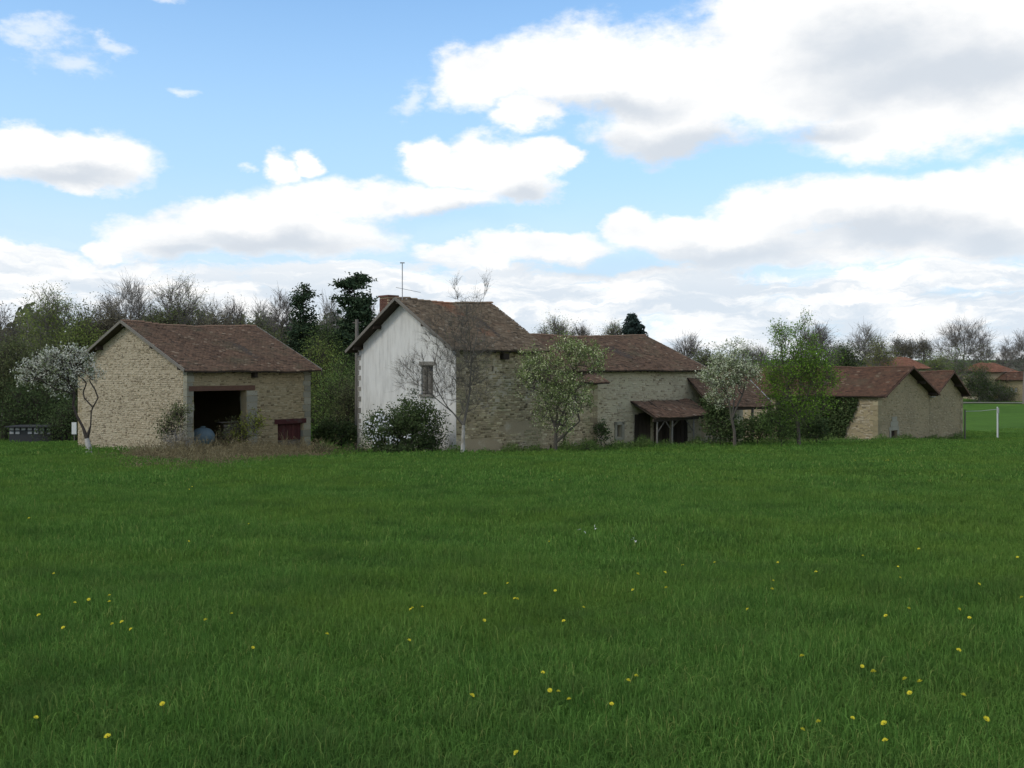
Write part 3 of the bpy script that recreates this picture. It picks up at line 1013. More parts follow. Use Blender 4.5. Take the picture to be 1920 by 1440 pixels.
# tie beam and hay loft edge inside
for w_ in (3.2, 6.4):
    mb = MB(); mb.beam(fA.p(0.5, w_, -0.6), fA.p(7.1, w_, -0.6), 0.22, 0.26); mb.mk('tie_beam', M['wood_dark'], A)
# inside the doorway
tk = root('water_tank', fA.p(1.75, 1.4, -4.35), 'pale blue rounded tank lying just inside the dark barn doorway', 'tank')
zt_ = float(gz(*fA.p(1.75, 1.4, 0)[:2])) + 0.12
VV = []; QQ = []
for i in range(17):
    a = math.pi * i / 16
    c_ = fA.p(1.75 - 0.50 * math.cos(a), 1.4 + 0.15 * math.cos(a), zt_ + 0.62); r_ = 0.02 + 0.50 * math.sin(a) ** 0.7
    for j in range(20):
        b_ = 2 * math.pi * j / 20
        VV.append(c_ + fA.g * r_ * math.cos(b_) + fA.up * r_ * math.sin(b_))
        if i: QQ.append([(i - 1) * 20 + j, (i - 1) * 20 + (j + 1) % 20, i * 20 + (j + 1) % 20, i * 20 + j])
mk('shell', np.array(VV), np.array(QQ), M['blue_tarp'], tk, T=.5, smooth=True)
mb = MB(); mb.box(fA.p(1.75, 1.4, zt_ + 0.05), fA.f * 0.45, fA.g * 0.4, fA.up * 0.06, 0.5); mb.mk('skid', M['wood_dark'], tk)
mb = MB(); mb.tube([fA.p(1.75, 1.4, zt_ + 1.14), fA.p(1.75, 1.4, zt_ + 1.2)], 0.13, 12, 0.5); mb.mk('cap', M['blue_tarp'], tk)
ct = root('hay_cart', fA.p(3.7, 2.0, -4.4), 'old wooden cart with a pale board on top inside the barn doorway', 'cart')
zc = float(gz(*fA.p(3.7, 2.2, 0)[:2]))
mb = MB(); mb.box(fA.p(3.7, 2.2, zc + 0.75), fA.f * 0.75, fA.g * 0.9, fA.up * 0.05, 0.5); mb.mk('cart_bed', M['wood_dark'], ct)
for k_ in range(4):
    mb = MB(); mb.box(fA.p(3.7, 1.32, zc + 0.92 + 0.17 * k_), fA.f * 0.75, fA.g * 0.02, fA.up * 0.07, 0.6); mb.mk('side_board', M['wood_grey'], ct)
mb = MB(); mb.box(fA.p(3.45, 1.6, zc + 1.62), fA.f * 0.6, fA.g * 0.2, fA.up * 0.02, 0.9); mb.mk('top_board', M['wood_grey'], ct)
for s_ in (-0.82, 0.82):
    mb = MB()
    for k_ in range(14):
        a0, a1 = 2 * math.pi * k_ / 14, 2 * math.pi * (k_ + 1) / 14
        mb.beam(fA.p(3.7 + s_, 2.2 + 0.45 * math.cos(a0), zc + 0.46 + 0.45 * math.sin(a0)), fA.p(3.7 + s_, 2.2 + 0.45 * math.cos(a1), zc + 0.46 + 0.45 * math.sin(a1)), 0.06, 0.06, 0.4)
    for k_ in range(5):
        a0 = math.pi * k_ / 5
        mb.beam(fA.p(3.7 + s_, 2.2 + 0.43 * math.cos(a0), zc + 0.46 + 0.43 * math.sin(a0)), fA.p(3.7 + s_, 2.2 - 0.43 * math.cos(a0), zc + 0.46 - 0.43 * math.sin(a0)), 0.04, 0.04, 0.4)
    mb.mk('wheel', M['wood_dark'], ct)

# ================================================================== B. white rendered house
fB = Fr((-2.8, 50.0), (0.748, 0.664), -5.4)
B = root('rendered_house', fB.p(0, 0, -4.5), 'two storey house with a white rendered gable, brick chimney and stone front', 'house')
LB, WB, zeB, zrB = 5.6, 8.95, 1.07, 3.62
win = (1.92, 2.94, -1.37, 0.14)
holeB = (2.95, 3.35, 0.60, 0.98)
rB = gable_house(B, fB, LB, WB, -5.6, zeB, zrB, 0.42, 0.55,
                 {'front': (M['mortar_brown'], M['stone_brown']), 'gable': (M['render'], None)}, M['tile_moss'], 200,
                 f_op=[(2.35, 2.47, -0.18, 0.12)], g_op=[win], ends=('l', 'r'), prob=0.86, sag=0.10, sw=0.19, sh=0.095, tw=0.21, ex=0.16,
                 fmask=lambda s_, z_, r: ((s_ - 1.3) / 1.5) ** 2 + ((z_ + 4.05) / 0.45) ** 2 < 1 + .5 * r.rand() or ((s_ - 4.0) / 1.1) ** 2 + ((z_ + 3.15) / 0.4) ** 2 < .7 + .5 * r.rand())
verge(B, fB, -0.60, WB, zeB, zrB, 0.42, M['wood_grey'])
eave_rafters(B, fB, LB, zeB, (zrB - zeB) / 4.475, 0.42, 11)
# the stone front also closes the first half metre of the gable: a rendered skin covers that end
mb = MB(); mb.box(fB.p(-0.012, 0.25, (-5.6 + 1.0) / 2), fB.f * 0.012, fB.g * 0.25, fB.up * 3.3, 0.5); mb.mk('render_skin', M['render'], B)
mb = MB(); mb.box(fB.p(-0.012, WB - 0.25, (-5.6 + 1.0) / 2), fB.f * 0.012, fB.g * 0.25, fB.up * 3.3, 0.5); mb.mk('render_skin', M['render'], B)
quoins(B, fB.p(0, WB, 0), -fB.g, -fB.f, -4.8, 0.95, M['quoin_dark'], 8, 0.30, 0.30, 0.12, proud=0.042)
# window with closed grey boards
wf = MB()
P_ = lambda w, z, d=0.0: fB.p(d, w, z)
for a, b in (((win[0] + .05, win[2]), (win[0] + .05, win[3])), ((win[1] - .05, win[2]), (win[1] - .05, win[3])),
             ((win[0], win[3] - .05), (win[1], win[3] - .05)), ((win[0], win[2] + .05), (win[1], win[2] + .05)), ((2.43, win[2]), (2.43, win[3]))):
    wf.beam(P_(a[0], a[1], 0.15), P_(b[0], b[1], 0.15), 0.08, 0.08, 0.5, up=tuple(fB.f))
wn = wf.mk('window', M['wood_grey'], B)
for a, b in ((2.0, 2.40), (2.46, 2.86)):
    for k_ in range(3):
        z0 = win[2] + 0.09 + k_ * 0.455
        mb = MB(); mb.box(P_((a + b) / 2, z0 + 0.22, 0.17), fB.g * 0.19, fB.f * 0.005, fB.up * 0.205, 0.5); mb.mk('pane', M['pane'], wn)
        mb = MB(); mb.beam(P_(a, z0 + 0.44, 0.15), P_(b, z0 + 0.44, 0.15), 0.03, 0.03, 0.5); mb.mk('glazing_bar', M['wood_grey'], wn)
for k_, a in enumerate((1.98, 2.46)):
    sh_ = MB(); sh_.box(P_(a + 0.2, win[2] + 0.45, 0.09), fB.g * 0.2, fB.f * 0.015, fB.up * 0.04, 0.5)
    sh_ = sh_.mk('shutter', M['wood_grey'], B)
    planks(sh_, fB.p(0.06, 0, 0), fB.g, -fB.f, a, a + 0.42, win[2] + 0.06, win[3] - 0.30 + 0.2 * k_, 3, M['wood_grey'])
mb = MB(); mb.box(P_(2.43, win[3] + 0.10, 0.03), fB.g * 0.68, fB.f * 0.07, fB.up * 0.10, 0.4); mb.mk('lintel', M['quoin_dark'], B)
mb = MB(); mb.box(P_(2.43, win[2] - 0.06, -0.02), fB.g * 0.62, fB.f * 0.09, fB.up * 0.06, 0.4); mb.mk('sill', M['quoin_dark'], B)
mb = MB(); mb.box(fB.p(3.1, -0.14, 0.60), fB.f * 0.2, fB.g * 0.16, fB.up * 0.16, 0.1); mb.mk('beam_end', M['wood_dark'], B)
# chimney of brick courses
ch = MB(); cc = (0.55, 6.75)
ch.box(fB.p(cc[0], cc[1], 2.85), fB.f * 0.30, fB.g * 0.42, fB.up * 1.1, 0.4)
chm = ch.mk('chimney', M['mortar_brown'], B)
mb = MB(); mb.rng = random.Random(3)
zz = 1.9; r_ = 0
while zz < 3.82:
    for s_, (ax, half, oth) in enumerate(((fB.f, 0.30, (fB.g, 0.42)), (fB.g, 0.42, (fB.f, 0.30)))):
        for sg in (-1, 1):
            q0 = -half + (0.0 if r_ % 2 else 0.11)
            while q0 < half - 0.06:
                q1 = min(q0 + 0.21, half)
                mb.box(fB.p(cc[0], cc[1], zz + 0.033) + ax * (q0 + q1) / 2 + oth[0] * sg * (oth[1] + 0.006), ax * ((q1 - q0) / 2 - 0.005), oth[0] * 0.012, fB.up * 0.029)
                q0 += 0.22
    zz += 0.07; r_ += 1
o_ = mb.mk('brickwork', M['brick'], chm, kind='stuff')
mb = MB(); mb.box(fB.p(cc[0], cc[1], 3.98), fB.f * 0.37, fB.g * 0.49, fB.up * 0.05, 0.5); mb.mk('cap', M['brick'], chm)
# aerial
an = root('television_aerial', fB.p(0.35, 4.6, 3.6), 'tall thin television aerial mast standing above the brick chimney', 'aerial')
ax_, aw_ = -0.25, 4.3
mb = MB(); mb.tube([fB.p(ax_, aw_, 3.5), fB.p(ax_, aw_, 5.62)], 0.028, 6, 0.5); mb.mk('mast', M['metal_grey'], an)
mb = MB(); mb.beam(fB.p(ax_, aw_, 5.6) - np.array([.12, 0, 0]), fB.p(ax_, aw_, 5.6) + np.array([.12, 0, 0]), 0.05, 0.06); mb.mk('upper_antenna', M['metal_grey'], an)
mb = MB()
c0 = fB.p(ax_, aw_, 4.22)
mb.beam(c0 - np.array([.35, -.1, -.08]), c0 + np.array([1.0, -.3, -.22]), 0.025, 0.025)
for k_ in range(8):
    q = c0 + np.array([1.0, -.3, -.22]) * (-0.25 + k_ * 0.16)
    mb.beam(q - np.array([.05, .26, 0]), q + np.array([.05, .26, 0]), 0.012, 0.012)
mb.mk('lower_antenna', M['metal_grey'], an)

# ---- stone extension of the same front
Bx = root('stone_annexe', fB.p(5.6, 0, -4.5), 'lower rubble stone annexe between the white house and the long byre', 'outbuilding')
fX = Fr(fB.p(5.602, 0, 0)[:2], (0.748, 0.664), -5.4)
LX = 4.6
w1 = wall('front_wall', Bx, fX.p(0, 0, 0), fX.f, -fX.g, 0, LX, -5.6, [(0, -0.62), (LX, -0.62)], M['mortar_brown'], [(0.9, 1.05, -4.9, -4.2), (1.9, 2.15, -5.2, -3.55)])
stones(w1, fX.p(0, 0, 0), fX.f, -fX.g, 0, LX, -5.2, [(0, -0.62), (LX, -0.62)], M['stone_brown'], [(0.9, 1.05, -4.9, -4.2), (1.9, 2.15, -5.2, -3.55)], seed=31, prob=0.84, sw=0.19, sh=0.095)
w2 = wall('side_wall', Bx, fX.p(LX, 0, 0), fX.g, fX.f, 0.5, 0.9, -5.6, [(0, -0.62), (0.9, -0.28)], M['mortar_brown'])
quoins(Bx, fX.p(LX, 0, 0), -fX.f, -fX.g, -4.9, -0.7, M['stone_tan'], 12, 0.32, 0.5, 0.3)
roof_slope('roof', Bx, fX.p(0.5, -0.45, -0.80), fX.p(LX + 0.6, -0.45, -0.80), fX.p(0.5, 0.86, -0.22), fX.p(LX + 0.55, 0.86, -0.22), M['tile_brown'], 41, 0.21, 0.16, sag=0.04)
eave_rafters(Bx, fX, LX, -0.66, 0.4, 0.4, 8)

# ================================================================== C. long byre
fC = Fr((4.25, 57.42), (0.748, 0.664), -5.6)
C = root('long_byre', fC.p(0, 0, -4.8), 'long tan stone byre with red brown roof and porch on posts, in the centre', 'barn')
LC, WC, zeC, zrC = 10.7, 10.2, -0.02, 2.10
opC = [(2.62, 3.02, -4.1, -3.40)]
fC2 = Fr(fC.p(-4.5, 0, 0)[:2], (0.748, 0.664), -5.6)
rC = gable_house(C, fC2, LC + 4.5, WC, -5.9, zeC, zrC, 0.42, 0.38,
                 {'front': (M['mortar_byre'], M['stone_byre']), 'gable': (M['mortar_tan'], None)}, M['tile_brown'], 300,
                 f_op=[(q[0] + 4.5, q[1] + 4.5, q[2], q[3]) for q in opC], ends=('r',), prob=0.55, sag=0.17, vl=0.0, sw=0.18, sh=0.09, tw=0.21, ex=0.16)
eave_rafters(C, fC2, LC + 4.5, zeC, 0.41, 0.4, 23)
verge(C, fC, LC + 0.42, WC, zeC, zrC, 0.42, M['wood_grey'], both=False)
for (a, b, z0, z1) in ((2.42, 2.60, -4.15, -3.2), (3.04, 3.24, -4.15, -3.2), (2.42, 3.24, -3.38, -3.2), (2.42, 3.24, -4.28, -4.12)):
    mb = MB(); mb.box(fC.p((a + b) / 2, -0.03, (z0 + z1) / 2), fC.f * ((b - a) / 2), fC.g * 0.05, fC.up * ((z1 - z0) / 2 - .005), 0.9); mb.mk('window_surround', M['dressed'], C)
mb = MB(); mb.box(fC.p(2.82, 0.25, -3.75), fC.f * 0.2, fC.g * 0.02, fC.up * 0.34, 0.4); mb.mk('shutter', M['wood_dark'], C)
# porch
po = MB()
t0, t1 = 3.84, 9.6
zt0, zb0 = -1.95, -2.95
ply = fC.p
rfp = roof_slope('porch_roof', C, ply(t0 + 0.1, -1.95, zb0), ply(t1 + 0.15, -1.95, zb0 + 0.05), ply(t0 - 0.0, -0.0, zt0), ply(t1 - 0.4, -0.0, zt0 + 0.02), M['tile_warm'], 51, 0.22, 0.17, 0.08)
gx = lambda t, w: float(gz(*fC.p(t, w, 0)[:2]))
for t in (t0 + 0.35, t0 + 1.75, t0 + 2.35, t0 + 3.8, t1 - 0.35):
    if t == t0 + 2.35:
        mb = MB(); mb.tube([ply(t, -1.2, gx(t, -1.2) - 0.1), ply(t + .05, -1.25, -3.6), ply(t + 0.6, -1.5, -3.0)], [0.07, 0.06, 0.05], 7, 0.8)
    else:
        mb = MB(); mb.tube([ply(t, -1.78, gx(t, -1.78) - 0.1), ply(t + 0.02, -1.78, zb0 - 0.12)], [0.062, 0.05], 7, 0.9)
    mb.mk('post', M['wood_grey'], C)
for t, s_ in ((t0 + 0.4, 1), (t0 + 1.8, -1), (t0 + 3.75, -1)):
    mb = MB(); mb.beam(ply(t, -1.76, -3.85), ply(t + s_ * 0.75, -1.76, zb0 - 0.12), 0.045, 0.05, 0.5); mb.mk('brace', M['wood_grey'], C)
mb = MB(); mb.beam(ply(t0, -1.78, zb0 - 0.14), ply(t1, -1.78, zb0 - 0.10), 0.14, 0.16, 0.4); mb.mk('plate_beam', M['wood_dark'], C)
for t in np.linspace(t0 + 0.2, t1 - 0.1, 9):
    mb = MB(); mb.beam(ply(t, -1.9, zb0 - 0.08), ply(t, -0.05, zt0 - 0.09), 0.08, 0.1, 0.4); mb.mk('rafter', M['wood_dark'], C)
for k_ in range(14):   # plank wall under the porch
    if k_ % 5 == 4: continue
    t = t0 + 0.3 + k_ * 0.36
    mb = MB(); mb.box(ply(t + .17, -0.10, -3.9), fC.f * 0.165, fC.g * 0.02, fC.up * (1.1 + 0.05 * (k_ % 3)), (k_ * .31) % 1); mb.mk('plank', M['wood_dark'], C)

# ================================================================== D. open shed right of the byre
D_ = root('open_shed', fC.p(9.4, -1.9, -5.0), 'low open shed with sagging tile roof behind the white blossom tree', 'shed')
tD0, tD1 = 9.25, 16.1
roof_slope('roof', D_, ply(tD0 + 0.1, -1.9, -2.42), ply(tD1 + 0.05, -1.9, -2.52), ply(tD0, -0.0, -0.62), ply(tD1, -0.0, -0.88), M['tile_warm'], 61, 0.22, 0.17, 0.16)
wD = wall('back_wall', D_, ply(0, 0.6, 0), fC.f, -fC.g, LC + 0.5, tD1, -6.2, [(LC, -1.0), (tD1, -1.1)], M['mortar_brown'])
mb = MB()
mb.hexa([ply(tD0, -0.02, -0.70), ply(tD1, -0.02, -0.96), ply(tD1, 1.3, -0.96), ply(tD0 + 1.7, 1.3, -0.70)], [ply(tD0, -0.02, -0.62), ply(tD1, -0.02, -0.88), ply(tD1, 1.3, -0.88), ply(tD0 + 1.7, 1.3, -0.62)], .5)
mb.mk('ridge_board', M['wood_dark'], D_)
mb = MB(); mb.beam(ply(tD1 + 0.02, -1.7, -2.28), ply(tD1, 0.05, -0.80), 0.06, 0.05, 0.9); mb.mk('verge_strip', M['metal_grey'], D_)
for t in (tD0 + 0.5, tD0 + 2.6, tD0 + 4.6, tD1 - 0.2):
    mb = MB(); mb.tube([ply(t, -1.75, gx(t, -1.75) - .1), ply(t, -1.75, -2.5)], 0.09, 7, .4); mb.mk('post', M['wood_grey'], D_)
mb = MB(); mb.beam(ply(tD0, -1.75, -2.6), ply(tD1, -1.75, -2.66), 0.14, 0.16, 0.3); mb.mk('plate_beam', M['wood_dark'], D_)

# ================================================================== F and G. right-hand buildings, gables side by side
# F: the long wall runs away from the corner, the gable faces the camera
gF = np.array([0.71, 0.704, 0]); gF /= np.linalg.norm(gF)
lF = np.array([-gF[1], gF[0], 0])
OF = np.array([25.7, 70.0, 0])


def gable_front(rt, O, W, Lr, zb, ze, zr, over_e, over_v, tile, seed, op=(), left_wall=True, zeR=None, sag=0.07, ivy=False):
    H = W / 2; zeR = ze if zeR is None else zeR
    P = lambda s_, l_, z: O + gF * s_ + lF * l_ + np.array([0, 0, z])
    top = [(0, ze), (H, zr), (W, zeR)]
    w_ = wall('gable_wall', rt, P(0, 0, 0), gF, -lF, 0, W, zb, top, M['mortar_tan'], op)
    stones(w_, P(0, 0, 0), gF, -lF, 0, W, zb + 0.3, top, M['stone_tan'], op, seed=seed, prob=0.5, sw=0.19, sh=0.095, tb=(.12, 1))
    if left_wall:
        w_ = wall('side_wall', rt, P(0, 0, 0), lF, -gF, 0.5, Lr, zb, [(0, ze), (Lr, ze)], M['mortar_tan'])
        stones(w_, P(0, 0, 0), lF, -gF, 0.05, Lr, zb + 0.3, [(0, ze), (Lr, ze)], M['stone_ochre'], seed=seed + 1, prob=0.62, sw=0.19, sh=0.095)
    wall('side_wall', rt, P(W, 0, 0), lF, gF, 0.5, Lr, zb, [(0, zeR), (Lr, zeR)], M['mortar_tan'])
    sl = (zr - ze) / H; slR = (zr - zeR) / H
    roof_slope('roof', rt, P(-over_e, -over_v, ze - sl * over_e + .1), P(-over_e, Lr, ze - sl * over_e + .1), P(H, -over_v, zr + .1), P(H, Lr, zr + .1), tile, seed + 2, 0.26, 0.2, sag, ridge=True)
    oR = over_e
    roof_slope('roof', rt, P(W + oR, -over_v, zeR - slR * oR + .1), P(W + oR, Lr, zeR - slR * oR + .1), P(H, -over_v, zr + .096), P(H, Lr, zr + .096), tile, seed + 3, 0.3, 0.3, sag)
    for s_ in (0.2, H * 0.5, H, W - H * 0.5, W - 0.2):
        z_ = zr - (sl * (H - s_) if s_ < H else slR * (s_ - H)) - 0.1
        mb = MB(); mb.beam(P(s_, -over_v + .05, z_), P(s_, 0.1, z_), 0.15, 0.18); mb.mk('purlin', M['wood_dark'], rt)
    for a, b in ((P(-over_e, -over_v - .03, ze - sl * over_e + .05), P(H, -over_v - .03, zr + .05)), (P(W + oR, -over_v - .03, zeR - slR * oR + .05), P(H, -over_v - .03, zr + .05))):
        mb = MB(); mb.beam(a, b, 0.04, 0.12, 0.6); mb.mk('bargeboard', M['wood_lintel'], rt)
    return P


Fb = root('gabled_barn', OF + np.array([0, 0, -5.2]), 'long low stone barn at right with a big gable and tiny stone framed door', 'barn')
dop = [(2.05, 3.05, -7.0, -4.50)]
PF = gable_front(Fb, OF, 8.75, 15.0, -6.6, -1.95, 0.0, 0.35, 0.65, M['tile_red'], 400, op=dop)
for (a, b, z0, z1) in ((1.80, 2.05, -5.9, -4.5), (3.05, 3.40, -5.9, -4.5), (1.75, 3.35, -4.5, -4.22), (1.95, 3.2, -4.22, -3.85), (2.2, 3.0, -3.85, -3.5)):
    mb = MB(); mb.box(PF((a + b) / 2, 0.0, (z0 + z1) / 2), gF * ((b - a) / 2 - .006), lF * 0.05, np.array([0, 0, (z1 - z0) / 2 - .006]), 0.95); mb.mk('door_surround', M['dressed'], Fb)
dd_ = MB(); dd_.box(PF(2.55, 0.2, -4.6), gF * 0.49, lF * 0.03, np.array([0, 0, 0.05])); dd_ = dd_.mk('door', M['wood_dark'], Fb)
planks(dd_, PF(0, 0.18, 0), gF, -lF, 2.07, 3.03, -6.0, -4.66, 5, M['wood_dark'])
quoins(Fb, PF(0, 0, 0), gF, -lF, -5.6, -2.1, M['stone_tan'], 15, 0.34, 0.55, 0.35)

Gb = root('small_barn', OF + gF * 8.78 + np.array([0, 0, -5.7]), 'smaller tan stone gable joined to the right end of the long low barn', 'barn')
OG = OF + gF * 8.78
PG = gable_front(Gb, OG, 6.4, 9.0, -6.9, -2.05, -0.36, 0.0, 0.6, M['tile_red'], 430, left_wall=False, zeR=-2.25)
quoins(Gb, PG(6.4, 0, 0), -gF, -lF, -6.1, -2.3, M['stone_tan'], 16, 0.34, 0.5, 0.3)
mb = MB(); mb.beam(PG(-0.15, -0.1, -2.22), PG(0.75, -0.1, -2.2), 0.12, 0.05, 0.9); mb.mk('gutter', M['metal_grey'], Gb)


# ================================================================== distant houses
def far_house(name, label, px0, px1, D, ybase, yeave, yridge, depth, wallm, tilem, hip=0.35, wins=(), rot=0.0):
    a = Pp(px0, ybase, D); b = Pp(px1, ybase, D + rot)
    rt = root(name, a, label, 'house')
    fr = Fr(a[:2], (b - a)[:2], a[2])
    L = np.linalg.norm((b - a)[:2]); ze = (HY - yeave) / F * D; zr = (HY - yridge) / F * D
    zb = min(a[2], b[2]) - 2.0
    wall('front_wall', rt, fr.p(0, 0, 0), fr.f, -fr.g, 0, L, zb, [(0, ze), (L, ze)], wallm, [(w[0], w[1], w[2], w[3]) for w in wins])
    wall('side_wall', rt, fr.p(0, 0, 0), fr.g, -fr.f, 0.5, depth, zb, [(0, ze), (depth, ze)], wallm)
    wall('side_wall', rt, fr.p(L, 0, 0), fr.g, fr.f, 0.5, depth, zb, [(0, ze), (depth, ze)], wallm)
    H = depth / 2; hh = hip * L
    roof_slope('roof', rt, fr.p(-.4, -.4, ze - .05), fr.p(L + .4, -.4, ze - .05), fr.p(hh, H, zr), fr.p(L - hh, H, zr), tilem, int(px0), 0.35, 0.4)
    roof_slope('roof', rt, fr.p(L + .4, depth + .4, ze - .05), fr.p(-.4, depth + .4, ze - .05), fr.p(L - hh, H, zr), fr.p(hh, H, zr), tilem, int(px0) + 1, 0.5, 0.6)
    roof_slope('roof', rt, fr.p(-.4, depth + .4, ze - .06), fr.p(-.4, -.4, ze - .06), fr.p(hh, H + .01, zr - .01), fr.p(hh, H - .01, zr - .01), tilem, int(px0) + 2, 0.35, 0.5)
    roof_slope('roof', rt, fr.p(L + .4, -.4, ze - .06), fr.p(L + .4, depth + .4, ze - .06), fr.p(L - hh, H - .01, zr - .01), fr.p(L - hh, H + .01, zr - .01), tilem, int(px0) + 3, 0.35, 0.5)
    for w in wins:
        mb = MB(); mb.box(fr.p((w[0] + w[1]) / 2, 0.2, (w[2] + w[3]) / 2), fr.f * ((w[1] - w[0]) / 2), fr.g * 0.02, fr.up * ((w[3] - w[2]) / 2), .5)
        wd = mb.mk('window', M['pane'] if len(w) < 5 else M['white_paint'], rt)
        mb = MB(); mb.beam(fr.p((w[0] + w[1]) / 2, 0.15, w[2]), fr.p((w[0] + w[1]) / 2, 0.15, w[3]), .06, .06, .5, up=tuple(fr.f)); mb.mk('frame', M['white_paint'], wd)
    return rt


far_house('distant_house', 'distant stone farmhouse with orange hipped roof behind the dark bush at far right', 1838, 1905, 140, 752, 697, 680, 7, M['mortar_brown'], M['tile_orange'], 0.3, wins=((2.2, 2.9, -3.2, -2.0),))
far_house('distant_cottage', 'pink walled cottage with red roof and two white windows at the right edge', 1890, 1990, 137, 748, 712, 696, 7, M['mortar_tan'], M['tile_red'], 0.2, wins=((0.35, 0.75, -3.3, -2.7, 1), (0.95, 1.35, -3.3, -2.7, 1)))
far_house('distant_farmhouse', 'orange tiled roof of a house showing just above the long low barn', 1650, 1738, 118, 760, 690, 669, 8, M['mortar_ochre'], M['tile_orange'], 0.15)

# ================================================================== posts and small things on the grass
wp = onground(1870, 824)
pr = root('concrete_post', wp, 'slim white post standing in the grass right of the last gable', 'post')
mb = MB(); h_ = 2.75
mb.hexa([wp + np.array(q) for q in ((-.04, -.04, -.2), (.04, -.04, -.2), (.04, .04, -.2), (-.04, .04, -.2))], [wp + np.array(q) for q in ((-.035, -.035, h_), (.035, -.035, h_), (.035, .035, h_), (-.035, .035, h_))], .8)
mb.mk('shaft', M['white_paint'], pr)
mb = MB(); mb.tube([wp + np.array([0.22, .3, -.2]), wp + np.array([0.12, .1, h_ - 0.1])], 0.035, 6, .5); mb.mk('strut', M['metal_grey'], pr)
mb = MB(); mb.box(wp + np.array([.05, 0, h_ - .3]), (.07, 0, 0), (0, .04, 0), (0, 0, .22), .6); mb.mk('plate', M['metal_grey'], pr)
wq = onground(1809, 818)
mb = MB(); mb.tube([wq + np.array([0, 0, -.2]), wq + np.array([0.02, 0, 2.5])], [.07, .055], 7, .3)
tag(mb.mk('fence_post', M['wood_grey'], loc=wq), 'dark wooden post close beside the corner of the small barn', 'post')
mb = MB()
for k_ in range(3):
    a, b = wq + np.array([0, 0, 2.35 - 0.0 * k_]), wp + np.array([0, 0, 2.55 - 0.0 * k_])
    if k_ == 0:
        mb.tube([a, (a + b) / 2 - np.array([0, 0, .05]), b], 0.022, 5, .5)
tag(mb.mk('wire', M['metal_grey'], loc=wq), 'thin grey line strung between the dark post and the white post', 'wire')

ub = G(669, 60.5)
mb = MB(); mb.tube([ub - np.array([0, 0, .3]), np.array([ub[0], ub[1], 2.95])], [.13, .10], 9, .6)
up_ = root('utility_pole', ub, 'grey wooden pole rising behind the left corner of the white house', 'pole')
mb.mk('shaft', M['wood_grey'], up_)
mb = MB(); mb.beam(np.array([ub[0] - .25, ub[1], 2.75]), np.array([ub[0] + .25, ub[1], 2.75]), .07, .07); mb.mk('crossarm', M['wood_grey'], up_)

# dark hutch with pale panes and white board, far left below the trees
hb = G(58, 66)
hu = root('dark_hutch', hb, 'long dark hutch with two rows of pale panes under the trees at far left', 'hut')
z0 = hb[2]
xa, xb = Pp(17, 0, 66)[0], Pp(97, 0, 66)[0]
ztop = (HY - 801) / F * 66
mb = MB(); mb.box(((xa + xb) / 2, 66.8, (z0 + ztop) / 2 - .2), ((xb - xa) / 2, 0, 0), (0, .8, 0), (0, 0, (ztop - z0) / 2 + .2), .4); mb.mk('body', M['black'], hu)
mb = MB(); mb.box(((xa + xb) / 2, 66.7, ztop + .04), ((xb - xa) / 2 + .12, 0, 0), (0, 1.0, 0), (0, 0, .035), .4); mb.mk('roof', M['black'], hu)
for r_ in range(2):
    for k_, px in enumerate((22, 33, 44, 56, 68, 79, 92)):
        if r_ == 1 and k_ == 2: continue
        c = Pp(px, 804.5 + 7 * r_, 65.98)
        mb = MB(); mb.box((c[0], 65.98, c[2]), (.13, 0, 0), (0, .02, 0), (0, 0, .08), .5 + .1 * (k_ % 3)); mb.mk('pane', M['metal_grey'], hu)
sb = G(139, 64)
sg = root('white_board', sb, 'small white board on a post left of the leaning blossom tree', 'sign')
zc_ = (HY - 803) / F * 64
mb = MB(); mb.box((sb[0], sb[1], zc_), (.15, 0, 0), (0, .02, 0), (0, 0, .38), .9); mb.mk('panel', M['white_paint'], sg)
mb = MB(); mb.tube([(sb[0], sb[1] + .05, sb[2] - .2), (sb[0], sb[1] + .05, zc_ + .3)], .04, 6, .5); mb.mk('post', M['wood_grey'], sg)


def rock(px, py, s_, label, seed, D=None):
    rng = np.random.RandomState(seed)
    b = onground(px, py) if D is None else G(px, D)
    mb = MB()
    n = 8
    lo = [b + np.array([math.cos(a) * s_ * (0.8 + .4 * rng.rand()), math.sin(a) * s_ * .7, -0.05]) for a in np.arange(n) * 2 * math.pi / n]
    mid = [b + (q - b) * np.array([.95, .95, 0]) + np.array([0, 0, s_ * (.35 + .15 * rng.rand())]) for q in lo]
    hi = [b + (q - b) * np.array([.5, .5, 0]) + np.array([0, 0, s_ * (.6 + .1 * rng.rand())]) for q in lo]
    mb.hexa(lo, mid); mb.hexa(mid, hi)
    return tag(mb.mk('rock', M['rock'], loc=b), label, 'rock')


rock(411, 876, .20, 'pale flat rock at the foot of the brambles below the barn doorway', 1)
rock(475, 861, .16, 'small pale rock among the brambles in front of the barn', 2)
rock(538, 871, .15, 'small grey rock at the grass edge below the red door', 3)
rock(462, 880, .18, 'grey rock half sunk in grass left of the rock below the red door', 4)
rock(114, 838, .28, 'pale boulder right of the dark hutch under the trees', 5, D=64)

# ================================================================== trees near the buildings
rs_ = np.random.RandomState


def gr(px, D):
    return tuple(G(px, D))


